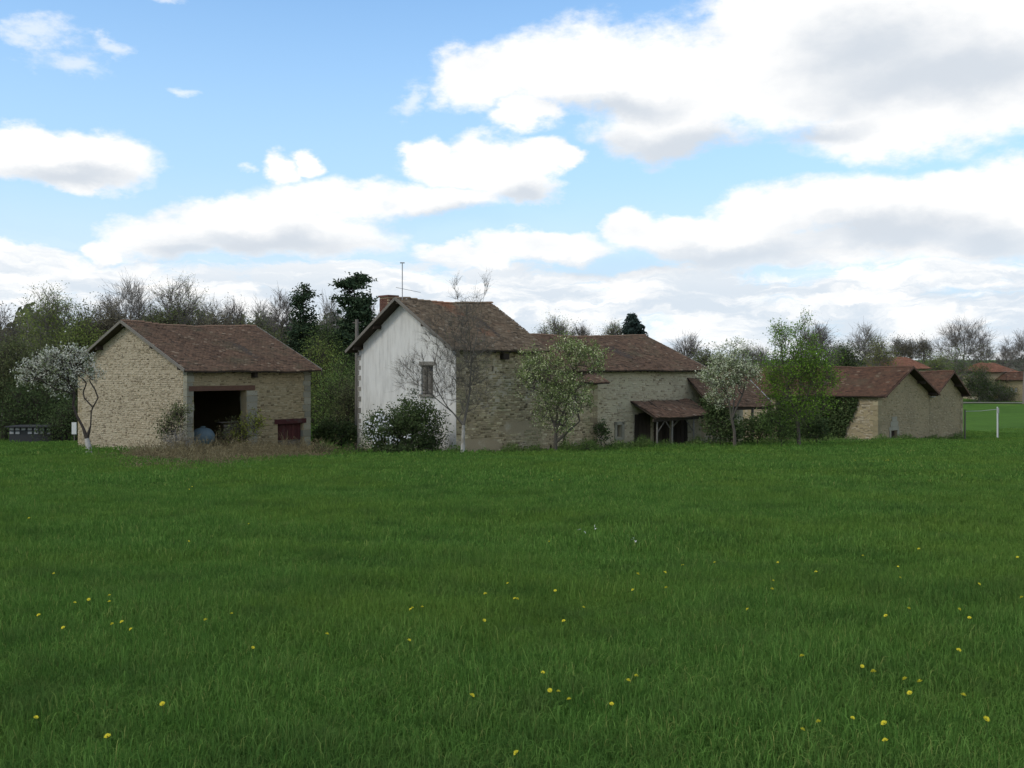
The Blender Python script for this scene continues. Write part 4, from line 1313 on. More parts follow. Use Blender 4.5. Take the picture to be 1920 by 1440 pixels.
# 1. leaning blossom tree at far left
D1 = 46.5
b1 = G(167, D1)
g1y = HY - b1[2] * F / D1
tr = [trunk_px([(167, g1y + 4), (166, 838), (163, 822)], D1),
      trunk_px([(163, 822), (155, 800), (144, 780), (137, 760), (140, 738), (128, 715)], D1),
      trunk_px([(163, 822), (170, 798), (171, 772), (174, 764)], D1),
      trunk_px([(174, 764), (184, 746), (178, 730), (169, 716)], D1),
      trunk_px([(174, 764), (158, 746), (156, 736), (162, 718)], D1),
      trunk_px([(128, 715), (105, 700), (80, 690)], D1)]
grow_tree('blossom_tree', 'leaning white blossom tree with forked trunk left of the open barn', 'tree', 11, b1, tr, 0.17,
          env_px([(95, 702, 44, 23), (62, 702, 22, 18), (138, 690, 34, 20), (114, 672, 36, 14), (164, 704, 12, 9), (122, 724, 22, 9), (84, 684, 26, 12), (146, 668, 18, 10)], D1, 1.0), 240, M['bark_dark'],
          M['blossom'], 6200, 0.060, 0.06, twigs=5, tlen=0.28, trad2=0.006, rmin=0.009, tup=0.1, limb=.19, base_mat=M['whitewash'], base_n=2)

# 2. bare young tree before the white house
D2 = 46.3
b2 = G(868, D2)
tr = [trunk_px([(867, 868), (868, 830), (869, 797)], D2),
      trunk_px([(869, 797), (860, 785), (838, 762), (822, 735), (806, 700)], D2),
      trunk_px([(869, 797), (880, 740, .3), (884, 680, .5), (880, 620, .5), (872, 560, .4)], D2),
      trunk_px([(868, 790), (850, 775), (815, 745, -.4), (790, 720, -.5)], D2),
      trunk_px([(884, 680, .5), (898, 610, .3), (908, 550)], D2)]
grow_tree('bare_tree', 'young bare tree with whitewashed trunk in front of the white gable', 'tree', 21, b2, tr, 0.115,
          env_px([(815, 695, 58, 55), (775, 705, 32, 45), (845, 650, 50, 60), (885, 650, 46, 84), (882, 590, 34, 34), (872, 690, 30, 60), (855, 548, 7, 16), (911, 545, 4, 18), (885, 740, 40, 50), (830, 735, 30, 30)], D2, 1.3), 400, M['bark_mid'],
          M['leaf_olive'], 1200, 0.028, 0.08, twigs=7, tlen=0.42, trad2=0.0036, rmin=0.0052, tup=0.85, base_mat=M['whitewash'], base_n=2)

# 3. flowering shrub before the white gable
def shrub(name, label, seed, px, D, envs, n, leafm, nleaf, lsize, spread=0.1, bark=M['bark_dark'], depth=None, group=None, cat='shrub', twigs=3, tlen=0.35, shell=0.5, tr_=0.03, up=0.3):
    b = G(px, D)
    rt_ = grow_tree(name, label, cat, seed, b, [[tuple(b - np.array([0, 0, .1])), tuple(b + np.array([0.02, 0, 0.25])), tuple(b + np.array([0, 0, 0.5]))]], tr_,
                    env_px(envs, D, depth), n, bark, leafm, nleaf, lsize, spread, twigs=twigs, tlen=tlen, trad2=0.006, rmin=0.006, group=group, shell=shell, tup=up)
    for c in rt_.children:
        if c.name.startswith('crown'): c.name = 'foliage'
        if c.name.startswith('trunk'): c.name = 'stem'
    return rt_


shrub('flowering_shrub', 'round dark green shrub with white flowers against the white gable', 31, 757, 48.6,
      [(757, 805, 58, 42), (725, 815, 36, 36), (790, 800, 34, 38), (700, 800, 14, 24), (770, 770, 30, 22), (750, 840, 62, 16), (800, 838, 26, 16)], 260, M['leaf_dark'], 22000, 0.068, 0.13)
rng = rs_(5)
fl = ellipsoid_pts(rng, env_px([(690, 800, 8, 20, -.6), (720, 800, 20, 26, -1.2), (690 + 15, 815, 18, 26, -1.2), (735, 826, 14, 10, -1.5), (766, 817, 9, 6, -1.6), (710, 783, 12, 14, -1)], 48.6, .3), 300, .6)
Vf, Qf, Tf = leaves_np(rng, fl, np.full(len(fl), .07))
fsh = [o for o in bpy.data.objects if o.name == 'flowering_shrub'][0]
mk('flowers', Vf, Qf, M['white_petal'], fsh, T=Tf, kind='stuff')

# 4. leafy tree with pale blossom
D4 = 50.5
b4 = G(1042, D4)
tr = [trunk_px([(1043, 862), (1041, 830), (1043, 805)], D4), trunk_px([(1043, 805), (1030, 770), (1015, 735)], D4), trunk_px([(1043, 805), (1062, 760), (1075, 710)], D4),
      trunk_px([(1043, 805), (1045, 750, .4), (1042, 700, .5)], D4), trunk_px([(1090, 835, .1), (1087, 790, .1), (1078, 740, .1)], D4)]
grow_tree('blossom_tree', 'round leafy green tree with pale blossom before the stone annexe', 'tree', 41, b4, tr, 0.11,
          env_px([(1040, 705, 46, 42), (1092, 672, 36, 22), (1112, 690, 16, 12), (1005, 690, 24, 34), (1030, 760, 34, 36), (1072, 745, 32, 40), (1060, 652, 24, 10), (1050, 798, 18, 20), (994, 715, 14, 34)], D4, 1.4), 330, M['bark'],
          M['blossom_few'], 12500, 0.060, 0.09, twigs=4, tlen=0.35, trad2=0.006, rmin=0.009)

# 5. white-green blossom tree
D5 = 55.0
b5 = G(1377, D5)
tr = [trunk_px([(1378, 838), (1377, 810), (1372, 785)], D5), trunk_px([(1372, 785), (1366, 750), (1355, 715)], D5), trunk_px([(1372, 785), (1378, 740), (1376, 700), (1372, 665)], D5), trunk_px([(1377, 790), (1392, 740), (1400, 712)], D5)]
grow_tree('blossom_tree', 'small tree covered in whitish green blossom before the open shed', 'tree', 51, b5, tr, 0.10,
          env_px([(1360, 700, 40, 34), (1368, 668, 28, 24), (1345, 715, 28, 24), (1395, 705, 26, 20), (1352, 745, 22, 20), (1380, 690, 30, 30), (1412, 700, 12, 12)], D5, 1.2), 260, M['bark'],
          M['blossom_green'], 8500, 0.060, 0.08, twigs=4, tlen=0.26, trad2=0.006, rmin=0.009)

# 6. bright green tree
D6 = 57.5
b6 = G(1497, D6)
tr = [trunk_px([(1498, 834), (1497, 808), (1494, 780)], D6), trunk_px([(1494, 780), (1480, 740), (1470, 700), (1465, 650)], D6), trunk_px([(1494, 780), (1500, 720), (1502, 670), (1500, 625)], D6),
      trunk_px([(1494, 780), (1515, 740), (1528, 700)], D6)]
grow_tree('green_tree', 'bright green leafing tree with feathery top between the open shed and gabled barn', 'tree', 61, b6, tr, 0.12,
          env_px([(1500, 712, 54, 30), (1466, 702, 36, 40), (1534, 700, 30, 40), (1465, 645, 13, 30), (1503, 632, 16, 26), (1472, 752, 30, 24), (1522, 748, 26, 34), (1500, 672, 36, 18), (1495, 775, 18, 18)], D6, 1.6), 360, M['bark'],
          M['leaf_bright'], 14500, 0.066, 0.14, twigs=5, tlen=0.5, trad2=0.006, rmin=0.009, tup=0.6)

# ivy on the long wall of the gabled barn
rng = rs_(8)
iv = []
for _ in range(9000):
    l_ = 1.4 + rng.rand() * 6.5; z = -2.0 - rng.rand() * 3.2
    edge = 0.35 + 0.5 * math.sin(l_ * 2.3) + 0.4 * math.sin(l_ * 5.1 + 1)
    if (-2.0 - z) > 1.5 + 0.45 * l_ + edge or (l_ - 1.4) < max(0, (-2.0 - z) * 0.42 - .2) * (0.7 + 0.5 * rng.rand()): continue
    iv.append(OF + lF * l_ + np.array([0, 0, z]) - gF * (0.05 + 0.22 * rng.rand()))
Vi, Qi, Ti = leaves_np(rng, np.array(iv), np.full(len(iv), .13))
iv_r = root('ivy', OF + lF * 3 + np.array([0, 0, -5.2]), 'dark ivy hanging over the side wall of the long low barn', 'ivy')
mk('foliage', Vi, Qi, M['leaf_dark'], iv_r, T=Ti)
mb = MB()
for l_ in (2.6, 3.7, 5.0):
    q0 = OF + lF * l_ - gF * .05
    mb.tube([q0 + np.array([0, 0, -5.6]), q0 + lF * .15 + np.array([0, 0, -4.2]), q0 + lF * .1 + np.array([0, 0, -2.6])], [.05, .035, .02], 5, .4)
mb.mk('stem', M['bark_dark'], iv_r)

# shrubs and climbers
shrub('dark_bush', 'tangled dark bush between the porch and the white blossom tree', 71, 1350, 58.8, [(1350, 795, 22, 28), (1340, 772, 12, 20), (1365, 814, 20, 14)], 80, M['leaf_dark'], 3600, 0.10, 0.14, tr_=.03)
shrub('dark_bush', 'dark green bramble bush filling the open shed behind the blossom tree', 72, 1420, 61.5, [(1415, 806, 32, 18), (1440, 795, 20, 18), (1395, 816, 20, 10)], 80, M['leaf_dark'], 3600, 0.10, 0.15)
shrub('leafy_shrub', 'grey green shrub at the foot of the bright green tree', 73, 1465, 57.8, [(1450, 795, 26, 26), (1470, 812, 24, 18)], 70, M['leaf_green'], 1500, 0.085, 0.14)
shrub('dark_bush', 'shady bush right of the bright green tree against the ivy', 74, 1530, 61, [(1530, 808, 18, 16), (1515, 798, 12, 20)], 50, M['leaf_dark'], 1500, 0.10, 0.15)
shrub('climbing_plant', 'dark leafy climber on the front corner of the open barn', 75, 328, 48.4, [(328, 800, 12, 36), (336, 785, 9, 26), (318, 815, 10, 24)], 70, M['leaf_olive'], 1100, 0.07, 0.09, twigs=4, tlen=.4)
shrub('sapling', 'yellow green sapling before the right jamb of the barn doorway', 76, 470, 51.0, [(472, 805, 14, 22), (480, 795, 9, 16), (455, 815, 12, 18)], 60, M['leaf_yellow'], 900, 0.07, 0.09)
shrub('sapling', 'thin dull green sapling in front of the dark barn opening', 77, 436, 51.0, [(436, 815, 14, 22)], 40, M['leaf_olive'], 380, 0.06, 0.09)
shrub('nettle_clump', 'dark clump of nettles in the corner beside the annexe', 78, 1127, 56.5, [(1127, 818, 7, 20)], 26, M['leaf_dark'], 700, 0.08, 0.08)
shrub('low_bush', 'low dark bush at the left edge of the white house wall', 79, 640, 59.5, [(640, 815, 26, 22), (612, 820, 20, 18)], 70, M['leaf_dark'], 2600, 0.11, 0.14)
shrub('low_bush', 'small green bush on the grass below the annexe', 80, 1100, 52.8, [(1100, 842, 24, 9)], 34, M['leaf_green'], 900, 0.06, 0.07, twigs=2, tlen=.15)

# brambles before the barn: one tangle nobody could count
rng = rs_(17)
nb = 15000
u_ = rng.rand(nb)
bpx = 185 + 430 * u_ + rng.normal(size=nb) * 6
blow = np.interp(bpx, [180, 230, 320, 420, 500, 560, 620], [37, 33.5, 31.5, 33, 38, 42, 47.5]) + 1.2 * np.sin(bpx * .07) + .8 * np.sin(bpx * .19)
bhigh = np.interp(bpx, [180, 340, 350, 620], [41, 47.5, 49.0, 54.0])
fr_b = rng.rand(nb) ** .75
bD = blow + (bhigh - blow) * fr_b
bx = (bpx - 960) / F * bD
ba = np.stack([bx, bD, gz(bx, bD) - .05], 1)
ln = (0.20 + 0.50 * rng.rand(nb)) * (0.50 + 0.75 * fr_b) * np.clip((bpx - 165) / 130, .4, 1) * (1 + .35 * np.sin(bx * 2.1) * np.sin(bD * 1.3))
dirb = rng.normal(size=(nb, 3)); dirb[:, 2] = 0.5 + np.abs(dirb[:, 2]) * 0.8; dirb /= np.linalg.norm(dirb, axis=1, keepdims=True)
mid = ba + dirb * ln[:, None] * 0.7
d2_ = dirb + rng.normal(size=(nb, 3)) * .5; d2_[:, 2] -= 0.75; d2_ /= np.linalg.norm(d2_, axis=1, keepdims=True)
en = mid + d2_ * ln[:, None] * 0.75
en[:, 2] = np.maximum(en[:, 2], ba[:, 2] + .04)
rr = 0.006 + 0.006 * rng.rand(nb)
p1 = tubes_np(ba, mid, rr, rr * .9, 3); p2 = tubes_np(mid, en, rr * .9, rr * .5, 3)
cl = np.concatenate([mid, en])[rng.randint(0, 2 * nb, 16000)] + rng.normal(size=(16000, 3)) * .06
p3 = leaves_np(rng, cl, np.full(16000, .045))
V, Q, T = joinq([(p1[0], p1[1], rng.rand(len(p1[1]))), (p2[0], p2[1], rng.rand(len(p2[1]))), (p3[0], p3[1], p3[2] * .6)])
br_ = mk('brambles', V, Q, M['dead'], T=T, kind='stuff')
br_['label'] = 'brown dead bramble tangle along the foot of the open barn'; br_['category'] = 'brambles'


# weeds and long grass along the foot of the walls
rng = rs_(23)
nw = 15000
wpx_ = 590 + 1215 * rng.rand(nw)
wd0 = np.interp(wpx_, [590, 670, 690, 850, 862, 1115, 1125, 1310, 1340, 1450, 1640, 1660, 1800], [52, 56.0, 55.5, 49.4, 49.6, 56.0, 56.6, 62.0, 63.5, 66, 70, 69.8, 80])
wD_ = wd0 - 2.3 * rng.rand(nw) ** 1.6
cl_ = 0.5 + 0.5 * np.sin(wpx_ * .09) * np.sin(wpx_ * .037 + 1)
kp = rng.rand(nw) < (0.35 + 0.65 * cl_)
wpx_, wD_, cl_ = wpx_[kp], wD_[kp], cl_[kp]; nw = len(wpx_)
wx = (wpx_ - 960) / F * wD_
b_ = np.stack([wx, wD_, gz(wx, wD_)], 1)
hh = (0.14 + 0.42 * rng.rand(nw) ** 2) * (0.45 + cl_)
cen_ = b_ + np.stack([rng.normal(size=nw) * .06, rng.normal(size=nw) * .06, hh * (.3 + .7 * rng.rand(nw))], 1)
V, Q, T = leaves_np(rng, cen_, np.full(nw, .085), None, 0, 2.0)
V2, Q2 = tubes_np(b_, b_ + np.stack([rng.normal(size=nw) * .08, rng.normal(size=nw) * .08, hh * 1.1], 1), np.full(nw, .007), np.full(nw, .003), 3)
o_ = mk('weeds', *joinq([(V, Q, T), (V2, Q2, rng.rand(len(Q2)))])[:2], M['leaf_green'], kind='stuff')
o_['label'] = 'weeds and long grass along the foot of the stone walls'; o_['category'] = 'weeds'
shrub('brown_tuft', 'small brown heap of dead stems on the grass between barn and white house', 81, 606, 48.0, [(606, 852, 15, 9)], 40, M['dead'], 500, .05, .06, twigs=4, tlen=.3)
shrub('brown_tuft', 'low reddish brown tuft beside the left foot of the white house', 82, 668, 50.5, [(668, 850, 16, 8)], 40, M['dead'], 500, .05, .06, twigs=4, tlen=.3)
shrub('dead_stems', 'tangle of grey dead stems before the corner of the open barn', 83, 335, 47.2, [(330, 840, 20, 18), (345, 835, 10, 20)], 60, M['dead'], 300, .04, .06, twigs=6, tlen=.45, bark=M['bark_grey'])

# ================================================================== woods on the left
LS = 0.5


def bg_tree(name, label, seed, px, D, ytop, halfw, yb, style, n=150, nleaf=0, leafm=None, bark=None, lsize=.22, group=None, lean=0, twigs=7, envs=None, trunk_top=None, tlen=.9, rad=None, spread=.3, cat='tree', tw_r=.011):
    """background tree: crown from ytop down to yb (pixels), half width in pixels"""
    b = G(px, D)
    cy = (ytop + yb) / 2; hy = (yb - ytop) / 2
    if envs is None:
        envs = [(px + lean, cy, halfw * .8, hy * .9), (px + lean - halfw * .35, cy + hy * .3, halfw * .6, hy * .6), (px + lean + halfw * .4, cy + hy * .2, halfw * .6, hy * .65), (px + lean * 1.3, cy - hy * .35, halfw * .5, hy * .6)]
    ft = trunk_top or (yb + (0.25 * (cy - yb)))
    gyy = HY - b[2] * F / D
    tr_ = [trunk_px([(px, gyy + 3), (px + lean * .3, (gyy + ft) / 2), (px + lean * .6, ft)], D),
           trunk_px([(px + lean * .6, ft), (px + lean * .9, (ft + cy) / 2), (px + lean, cy - hy * .3)], D)]
    return grow_tree(name, label, cat, seed, b, tr_, rad or 0.028 * (yb - ytop + 60) / F * D + .06, env_px(envs, D), n, bark or M['bark_far'], leafm, int(nleaf * 2.7), lsize * LS, spread,
                     twigs=twigs, tlen=tlen, trad2=tw_r, rmin=0.016, group=group, tup=.7)


WG = 'trees of the wood behind the open barn'
bg_tree('bare_tree', 'dark bare tree at the left edge above the wood', 501, 8, 84, 588, 34, 720, 'b', 120, 900, M['leaf_brown'], group=WG)
bg_tree('leafy_tree', 'broad fresh green tree rising above the wood at far left', 502, 92, 80, 548, 50, 700, 'l', 190, 3000, M['leaf_spring'], lsize=.17, group=WG)
bg_tree('mixed_tree', 'low olive tree between the fresh green tree and the tall bare tree', 503, 160, 84, 588, 34, 700, 'l', 120, 1800, M['leaf_olive'], group=WG)
bg_tree('bare_tree', 'tall bare pale tree above the left end of the open barn roof', 504, 245, 86, 530, 52, 690, 'b', 230, 0, None, M['bark_grey'], group=WG, tlen=1.1)
bg_tree('budding_tree', 'large round tree with green buds above the open barn roof', 505, 335, 86, 530, 60, 690, 'b', 240, 1700, M['leaf_spring'], M['bark_far'], lsize=.13, group=WG, tlen=1.0)
bg_tree('bare_tree', 'purplish bare tree above the middle of the open barn roof', 506, 437, 90, 571, 36, 690, 'b', 170, 500, M['leaf_brown'], lsize=.13, group=WG)
bg_tree('bare_tree', 'small pale bare tree above the right part of the open barn roof', 507, 492, 94, 568, 28, 690, 'b', 140, 0, None, M['bark_grey'], group=WG)
bg_tree('bare_tree', 'grey bare tree just left of the column shaped pine', 508, 528, 92, 556, 32, 700, 'b', 170, 200, M['leaf_olive'], lsize=.13, group=WG)
bg_tree('bare_tree', 'grey bare tree between the two dark pines', 509, 617, 92, 550, 32, 720, 'b', 190, 0, None, M['bark_grey'], group=WG)
bg_tree('bare_tree', 'bare tree in the wood left of the tall bare pale tree', 530, 205, 92, 555, 36, 690, 'b', 130, 300, M['leaf_brown'], group=WG)
bg_tree('bare_tree', 'bare tree behind the purplish bare tree', 531, 400, 96, 565, 36, 690, 'b', 120, 0, None, M['bark_grey'], group=WG)
bg_tree('bare_tree', 'slender bare tree right of the tall irregular pine', 532, 700, 90, 575, 20, 720, 'b', 110, 0, None, M['bark_far'], group=WG)


def conifer(name, label, seed, px, D, ytop, yb, halfw, nl, lm, irregular=False, envs=None, ls=.2, group=None):
    rng = rs_(seed)
    b = G(px, D)
    rt_ = root(name, b, label, 'tree', group)
    ztop = (HY - ytop) / F * D; zbot = (HY - yb) / F * D; R = halfw / F * D
    mb = MB(); mb.tube([b - np.array([0, 0, .2]), (b[0] + .05, b[1], (b[2] + ztop) / 2), (b[0], b[1], ztop - .2)], [.24, .15, .03], 8, .5)
    mb.mk('trunk', M['bark_dark'], rt_)
    bA, bB, C = [], [], []
    if irregular:
        E = env_px(envs, D)
        for e in E:
            e = np.array(e)
            for _ in range(14):
                tip = ellipsoid_pts(rng, [tuple(e)], 1, .4)[0]
                bA.append(np.array([b[0], b[1], min(tip[2] - .2, ztop - .4)])); bB.append(tip)
        tc_ = ellipsoid_pts(rng, [(e[0], e[1], e[2], e[3] * 1.12, e[4] * 1.1, e[5] * 1.1) for e in E], 300, .6)
        bA += [np.array([b[0], b[1], min(t_[2] - .3, ztop - .4)]) for t_ in tc_[::2]]; bB += list(tc_[::2])
        nl = int(nl * 1.4)
        C = tc_[rng.randint(0, len(tc_), nl)] + rng.normal(size=(nl, 3)) * np.array([.30, .30, .15])
    else:
        z = zbot
        while z < ztop - .1:
            f = (z - zbot) / (ztop - zbot)
            r = R * (1 - f) ** .75 * (1.0 if f > .15 else .8)
            for _ in range(6):
                a = rng.rand() * 6.28; rr_ = r * (.7 + .45 * rng.rand())
                o_ = np.array([b[0], b[1], z]); t_ = o_ + np.array([math.cos(a) * rr_, math.sin(a) * rr_, rr_ * .12 - .05])
                bA.append(o_); bB.append(t_)
                k_ = max(8, int(nl / 6 * .34 / ((ztop - zbot) * .7)))
                tt = .25 + .8 * rng.rand(k_, 1)
                C.append(o_ + (t_ - o_) * tt + rng.normal(size=(k_, 3)) * np.array([.12, .12, .10]) * (1 + r * .25))
            z += .34
        C = np.concatenate(C)
    V, Q = tubes_np(np.array(bA), np.array(bB), np.full(len(bA), .035), np.full(len(bA), .012), 4)
    mk('branches', V, Q, M['bark_dark'], rt_)
    V, Q, T = leaves_np(rng, C, np.full(len(C), ls), None, .2, 2.0)
    mk('crown', V, Q, lm, rt_, T=T)
    return rt_


conifer('pine_tree', 'dark column shaped pine above the right end of the open barn roof', 541, 568, 84, 533, 700, 0, 8200, M['needles'], True,
        [(568, 562, 20, 28), (570, 600, 25, 32), (563, 640, 26, 30), (590, 625, 16, 22), (575, 545, 13, 14), (565, 680, 26, 26), (592, 655, 26, 34), (548, 665, 20, 30), (585, 700, 34, 30)], ls=.13, group=WG)
conifer('pine_tree', 'tall dark irregular pine left of the white house roof', 542, 664, 82, 512, 720, 0, 12000, M['needles'], True,
        [(664, 530, 27, 17), (676, 522, 14, 12), (645, 540, 13, 12), (660, 562, 24, 16), (680, 575, 20, 20), (662, 600, 30, 26), (655, 640, 30, 30), (668, 585, 22, 20), (660, 680, 34, 30), (690, 640, 20, 44), (640, 660, 24, 44), (655, 715, 40, 30)], ls=.17, group=WG)

# middle and lower storey of the wood
MID = [
    ('willow_bush', 'tall yellow green willow bush behind the right end of the open barn', 600, 76, 632, 44, 830, 'leaf_spring', 2600, .15, 170),
    ('green_bush', 'tall green bush filling the gap between barn and white house', 636, 70, 690, 42, 832, 'leaf_green', 3600, .14, 190),
    ('dark_thicket', 'dark thicket under the tall irregular pine', 640, 80, 660, 46, 800, 'leaf_dark', 3600, .20, 150),
    ('olive_tree', 'broad olive tree low in the wood behind the leaning blossom tree', 100, 74, 640, 80, 800, 'leaf_olive', 5200, .17, 240),
    ('olive_bush', 'wide dull green bush at the left edge of the wood', 8, 72, 640, 66, 810, 'leaf_olive', 4600, .19, 170),
    ('dark_thicket', 'dark thicket behind the hutch with pale panes', 60, 70, 735, 80, 835, 'leaf_dark', 5600, .16, 190),
    ('spring_tree', 'yellowish tree just left of the open barn roof', 150, 78, 615, 50, 720, 'leaf_spring', 2200, .17, 140),
    ('olive_tree', 'brownish tree close behind the left end of the barn roof', 210, 82, 590, 48, 700, 'leaf_brown', 2600, .2, 150),
    ('olive_tree', 'brownish tree behind the middle of the barn roof', 400, 84, 600, 60, 700, 'leaf_brown', 2400, .2, 150),
    ('olive_tree', 'olive tree low behind the open barn roof left of centre', 310, 84, 590, 60, 700, 'leaf_olive', 2600, .2, 150),
    ('olive_tree', 'dull olive tree behind the right part of the open barn roof', 490, 84, 605, 56, 720, 'leaf_olive', 2400, .2, 150),
    ('olive_bush', 'dark bush between the two pines', 610, 80, 620, 34, 730, 'leaf_dark', 2400, .2, 110),
    ('olive_bush', 'low dark bush against the left wall of the barn', 125, 66, 770, 30, 840, 'leaf_dark', 2200, .15, 90),
    ('green_bush', 'dark green bush in the gap close to the white house corner', 655, 66, 730, 22, 835, 'leaf_olive', 2400, .13, 90),
]
for i, (nm, lb, px, D, yt, hw, yb, lm, nl, ls, n) in enumerate(MID):
    bg_tree(nm, lb, 700 + i, px, D, yt, hw, yb, 'l', n, nl, M[lm], M['bark_dark'], lsize=ls, group=WG, twigs=4, tlen=.7, spread=.35, trunk_top=yb - 10, cat='bush' if 'bush' in nm or 'thicket' in nm else 'tree')
# deep wood closing the view between the trunks
rng = rs_(77)
npt = 30000
wpx = -160 + 890 * rng.rand(npt); wD = 98 + 14 * rng.rand(npt)
toph = np.interp(wpx, [-160, 0, 60, 140, 200, 260, 340, 420, 500, 560, 640, 700, 740], [600, 612, 585, 610, 605, 600, 592, 600, 605, 610, 600, 640, 660]) + rng.normal(size=npt) * 5 + 9 * np.sin(wpx * .11) + 6 * np.sin(wpx * .043 + 2)
wpy = toph + (845 - toph) * rng.rand(npt)
C_ = np.stack([(wpx - 960) / F * wD, wD, (HY - wpy) / F * wD], 1)
V, Q, T = leaves_np(rng, C_, np.full(npt, .5))
o_ = mk('far_wood', V, Q, M['leaf_olive'], T=T, kind='stuff')
o_['label'] = 'dull olive depth of the wood closing the view behind the barn'; o_['category'] = 'wood'

# ================================================================== trees behind the roofs and at right
bg_tree('budding_tree', 'pale green budding tree above the join of the two centre roofs', 551, 1040, 92, 602, 26, 660, 'l', 110, 700, M['leaf_spring'], lsize=.13, tlen=.7)
bg_tree('bare_tree', 'low brownish round tree top above the long byre roof', 552, 1087, 98, 617, 22, 660, 'b', 110, 400, M['leaf_brown'], lsize=.13, tlen=.6)
bg_tree('budding_tree', 'pale tree top just left of the dark conifer above the byre roof', 553, 1150, 96, 612, 22, 660, 'l', 100, 500, M['leaf_spring'], lsize=.13, tlen=.6)
conifer('spruce_tree', 'dark pointed conifer above the long byre roof', 554, 1186, 92, 586, 690, 42, 5200, M['needles_blue'], ls=.17)
bg_tree('bare_tree', 'thin bare tree against the sky right of the long byre roof', 555, 1288, 100, 636, 22, 690, 'b', 90, 0, None, M['bark_far'], tlen=.9)
bg_tree('green_bush', 'green hedge bush right below the thin bare tree', 556, 1318, 96, 668, 22, 720, 'l', 60, 1200, M['leaf_olive'], cat='bush')
bg_tree('budding_tree', 'pale green tree top between the two blossoming trees', 557, 1402, 110, 655, 16, 700, 'l', 60, 400, M['leaf_spring'], lsize=.15)
bg_tree('bare_tree', 'faint thin bare tree above the ridge left of the bright green tree', 558, 1428, 120, 655, 14, 700, 'b', 60, 0, None, M['bark_far'])
bg_tree('bare_tree', 'round bare tree behind the top of the bright green tree', 559, 1528, 98, 614, 38, 700, 'b', 220, 300, M['leaf_olive'], lsize=.12, tlen=.8)
bg_tree('bare_tree', 'small flat topped tree right of the bright green tree', 560, 1572, 110, 652, 16, 700, 'b', 70, 400, M['leaf_dark'], lsize=.15)
bg_tree('dark_bush', 'dark evergreen bush just above the ridge of the gabled barn', 561, 1586, 104, 663, 16, 710, 'l', 60, 1400, M['leaf_dark'], cat='bush')
bg_tree('bare_tree', 'pale silvery bare tree above the ridge of the gabled barn', 562, 1622, 106, 620, 34, 700, 'b', 170, 0, None, M['bark_grey'])
bg_tree('yellow_bush', 'yellow green bush beside the silvery bare tree above the ridge', 563, 1650, 100, 650, 20, 710, 'l', 60, 900, M['leaf_yellow'], lsize=.16, cat='bush')
for k_, (px, lb) in enumerate(((1684, 'leftmost'), (1706, 'middle'), (1732, 'rightmost'))):
    bg_tree('round_tree', lb + ' of three small round trees in a row behind the orange roof', 564 + k_, px, 135, 640 + 3 * (k_ % 2), 15, 680, 'b', 80, 900, M['leaf_brown'], lsize=.17, group='row of small trees behind the orange roof', tlen=.7)
bg_tree('oak_tree', 'great round bare oak above the far houses at right', 568, 1808, 152, 606, 56, 715, 'b', 330, 0, None, M['bark_far'], envs=[(1790, 650, 30, 36), (1822, 640, 34, 32), (1805, 632, 34, 24), (1835, 668, 26, 30), (1775, 668, 24, 28), (1808, 660, 42, 36)], trunk_top=700, rad=.5, tlen=1.2)
bg_tree('green_tree', 'fresh green bush behind the valley between the two right gables', 569, 1748, 134, 668, 30, 730, 'l', 130, 2200, M['leaf_spring'], lsize=.17)
bg_tree('green_tree', 'green tree left below the great bare oak', 570, 1792, 136, 664, 28, 735, 'l', 110, 1500, M['leaf_green'], lsize=.17)
bg_tree('budding_tree', 'thin greenish tree right of the great bare oak', 571, 1850, 150, 650, 20, 710, 'b', 90, 300, M['leaf_spring'], lsize=.15)
bg_tree('dark_bush', 'big dark evergreen bush left of the distant farmhouse wall', 572, 1836, 136, 696, 19, 760, 'l', 120, 4200, M['leaf_dark'], lsize=.17, cat='bush')
bg_tree('dark_bush', 'low dark bushes before the distant farmhouse wall', 573, 1873, 137, 728, 26, 757, 'l', 80, 2200, M['leaf_dark'], lsize=.17, cat='bush')
bg_tree('bare_tree', 'bluish bare tree between the oak and the right edge', 574, 1888, 150, 640, 18, 700, 'b', 110, 0, None, M['bark_far'])
bg_tree('bare_tree', 'tall bare tree cut by the right edge of the view', 575, 1922, 130, 622, 30, 710, 'b', 170, 0, None, M['bark_far'])

# far hedges and woods towards the horizon: one mass
rng = rs_(88)
npt = 26000
wpx = 900 + 1200 * rng.rand(npt); wD = 230 + 260 * rng.rand(npt)
tp = 681 + 4 * np.sin(wpx * .045) + 3 * np.sin(wpx * .13 + 1) + rng.normal(size=npt) * 1.2
x_ = (wpx - 960) / F * wD
zt = (HY - tp) / F * wD; zg = gz(x_, wD)
C_ = np.stack([x_, wD, zg + (zt - zg) * rng.rand(npt)], 1)
V, Q, T = leaves_np(rng, C_, np.full(npt, 1.3))
o_ = mk('far_hedges', V, Q, M['far_wood'], T=T, kind='stuff')
o_['label'] = 'grey green hedges and woods along the far horizon'; o_['category'] = 'wood'

# ================================================================== meadow grass
gcol = bpy.data.collections.new('grass_patches')


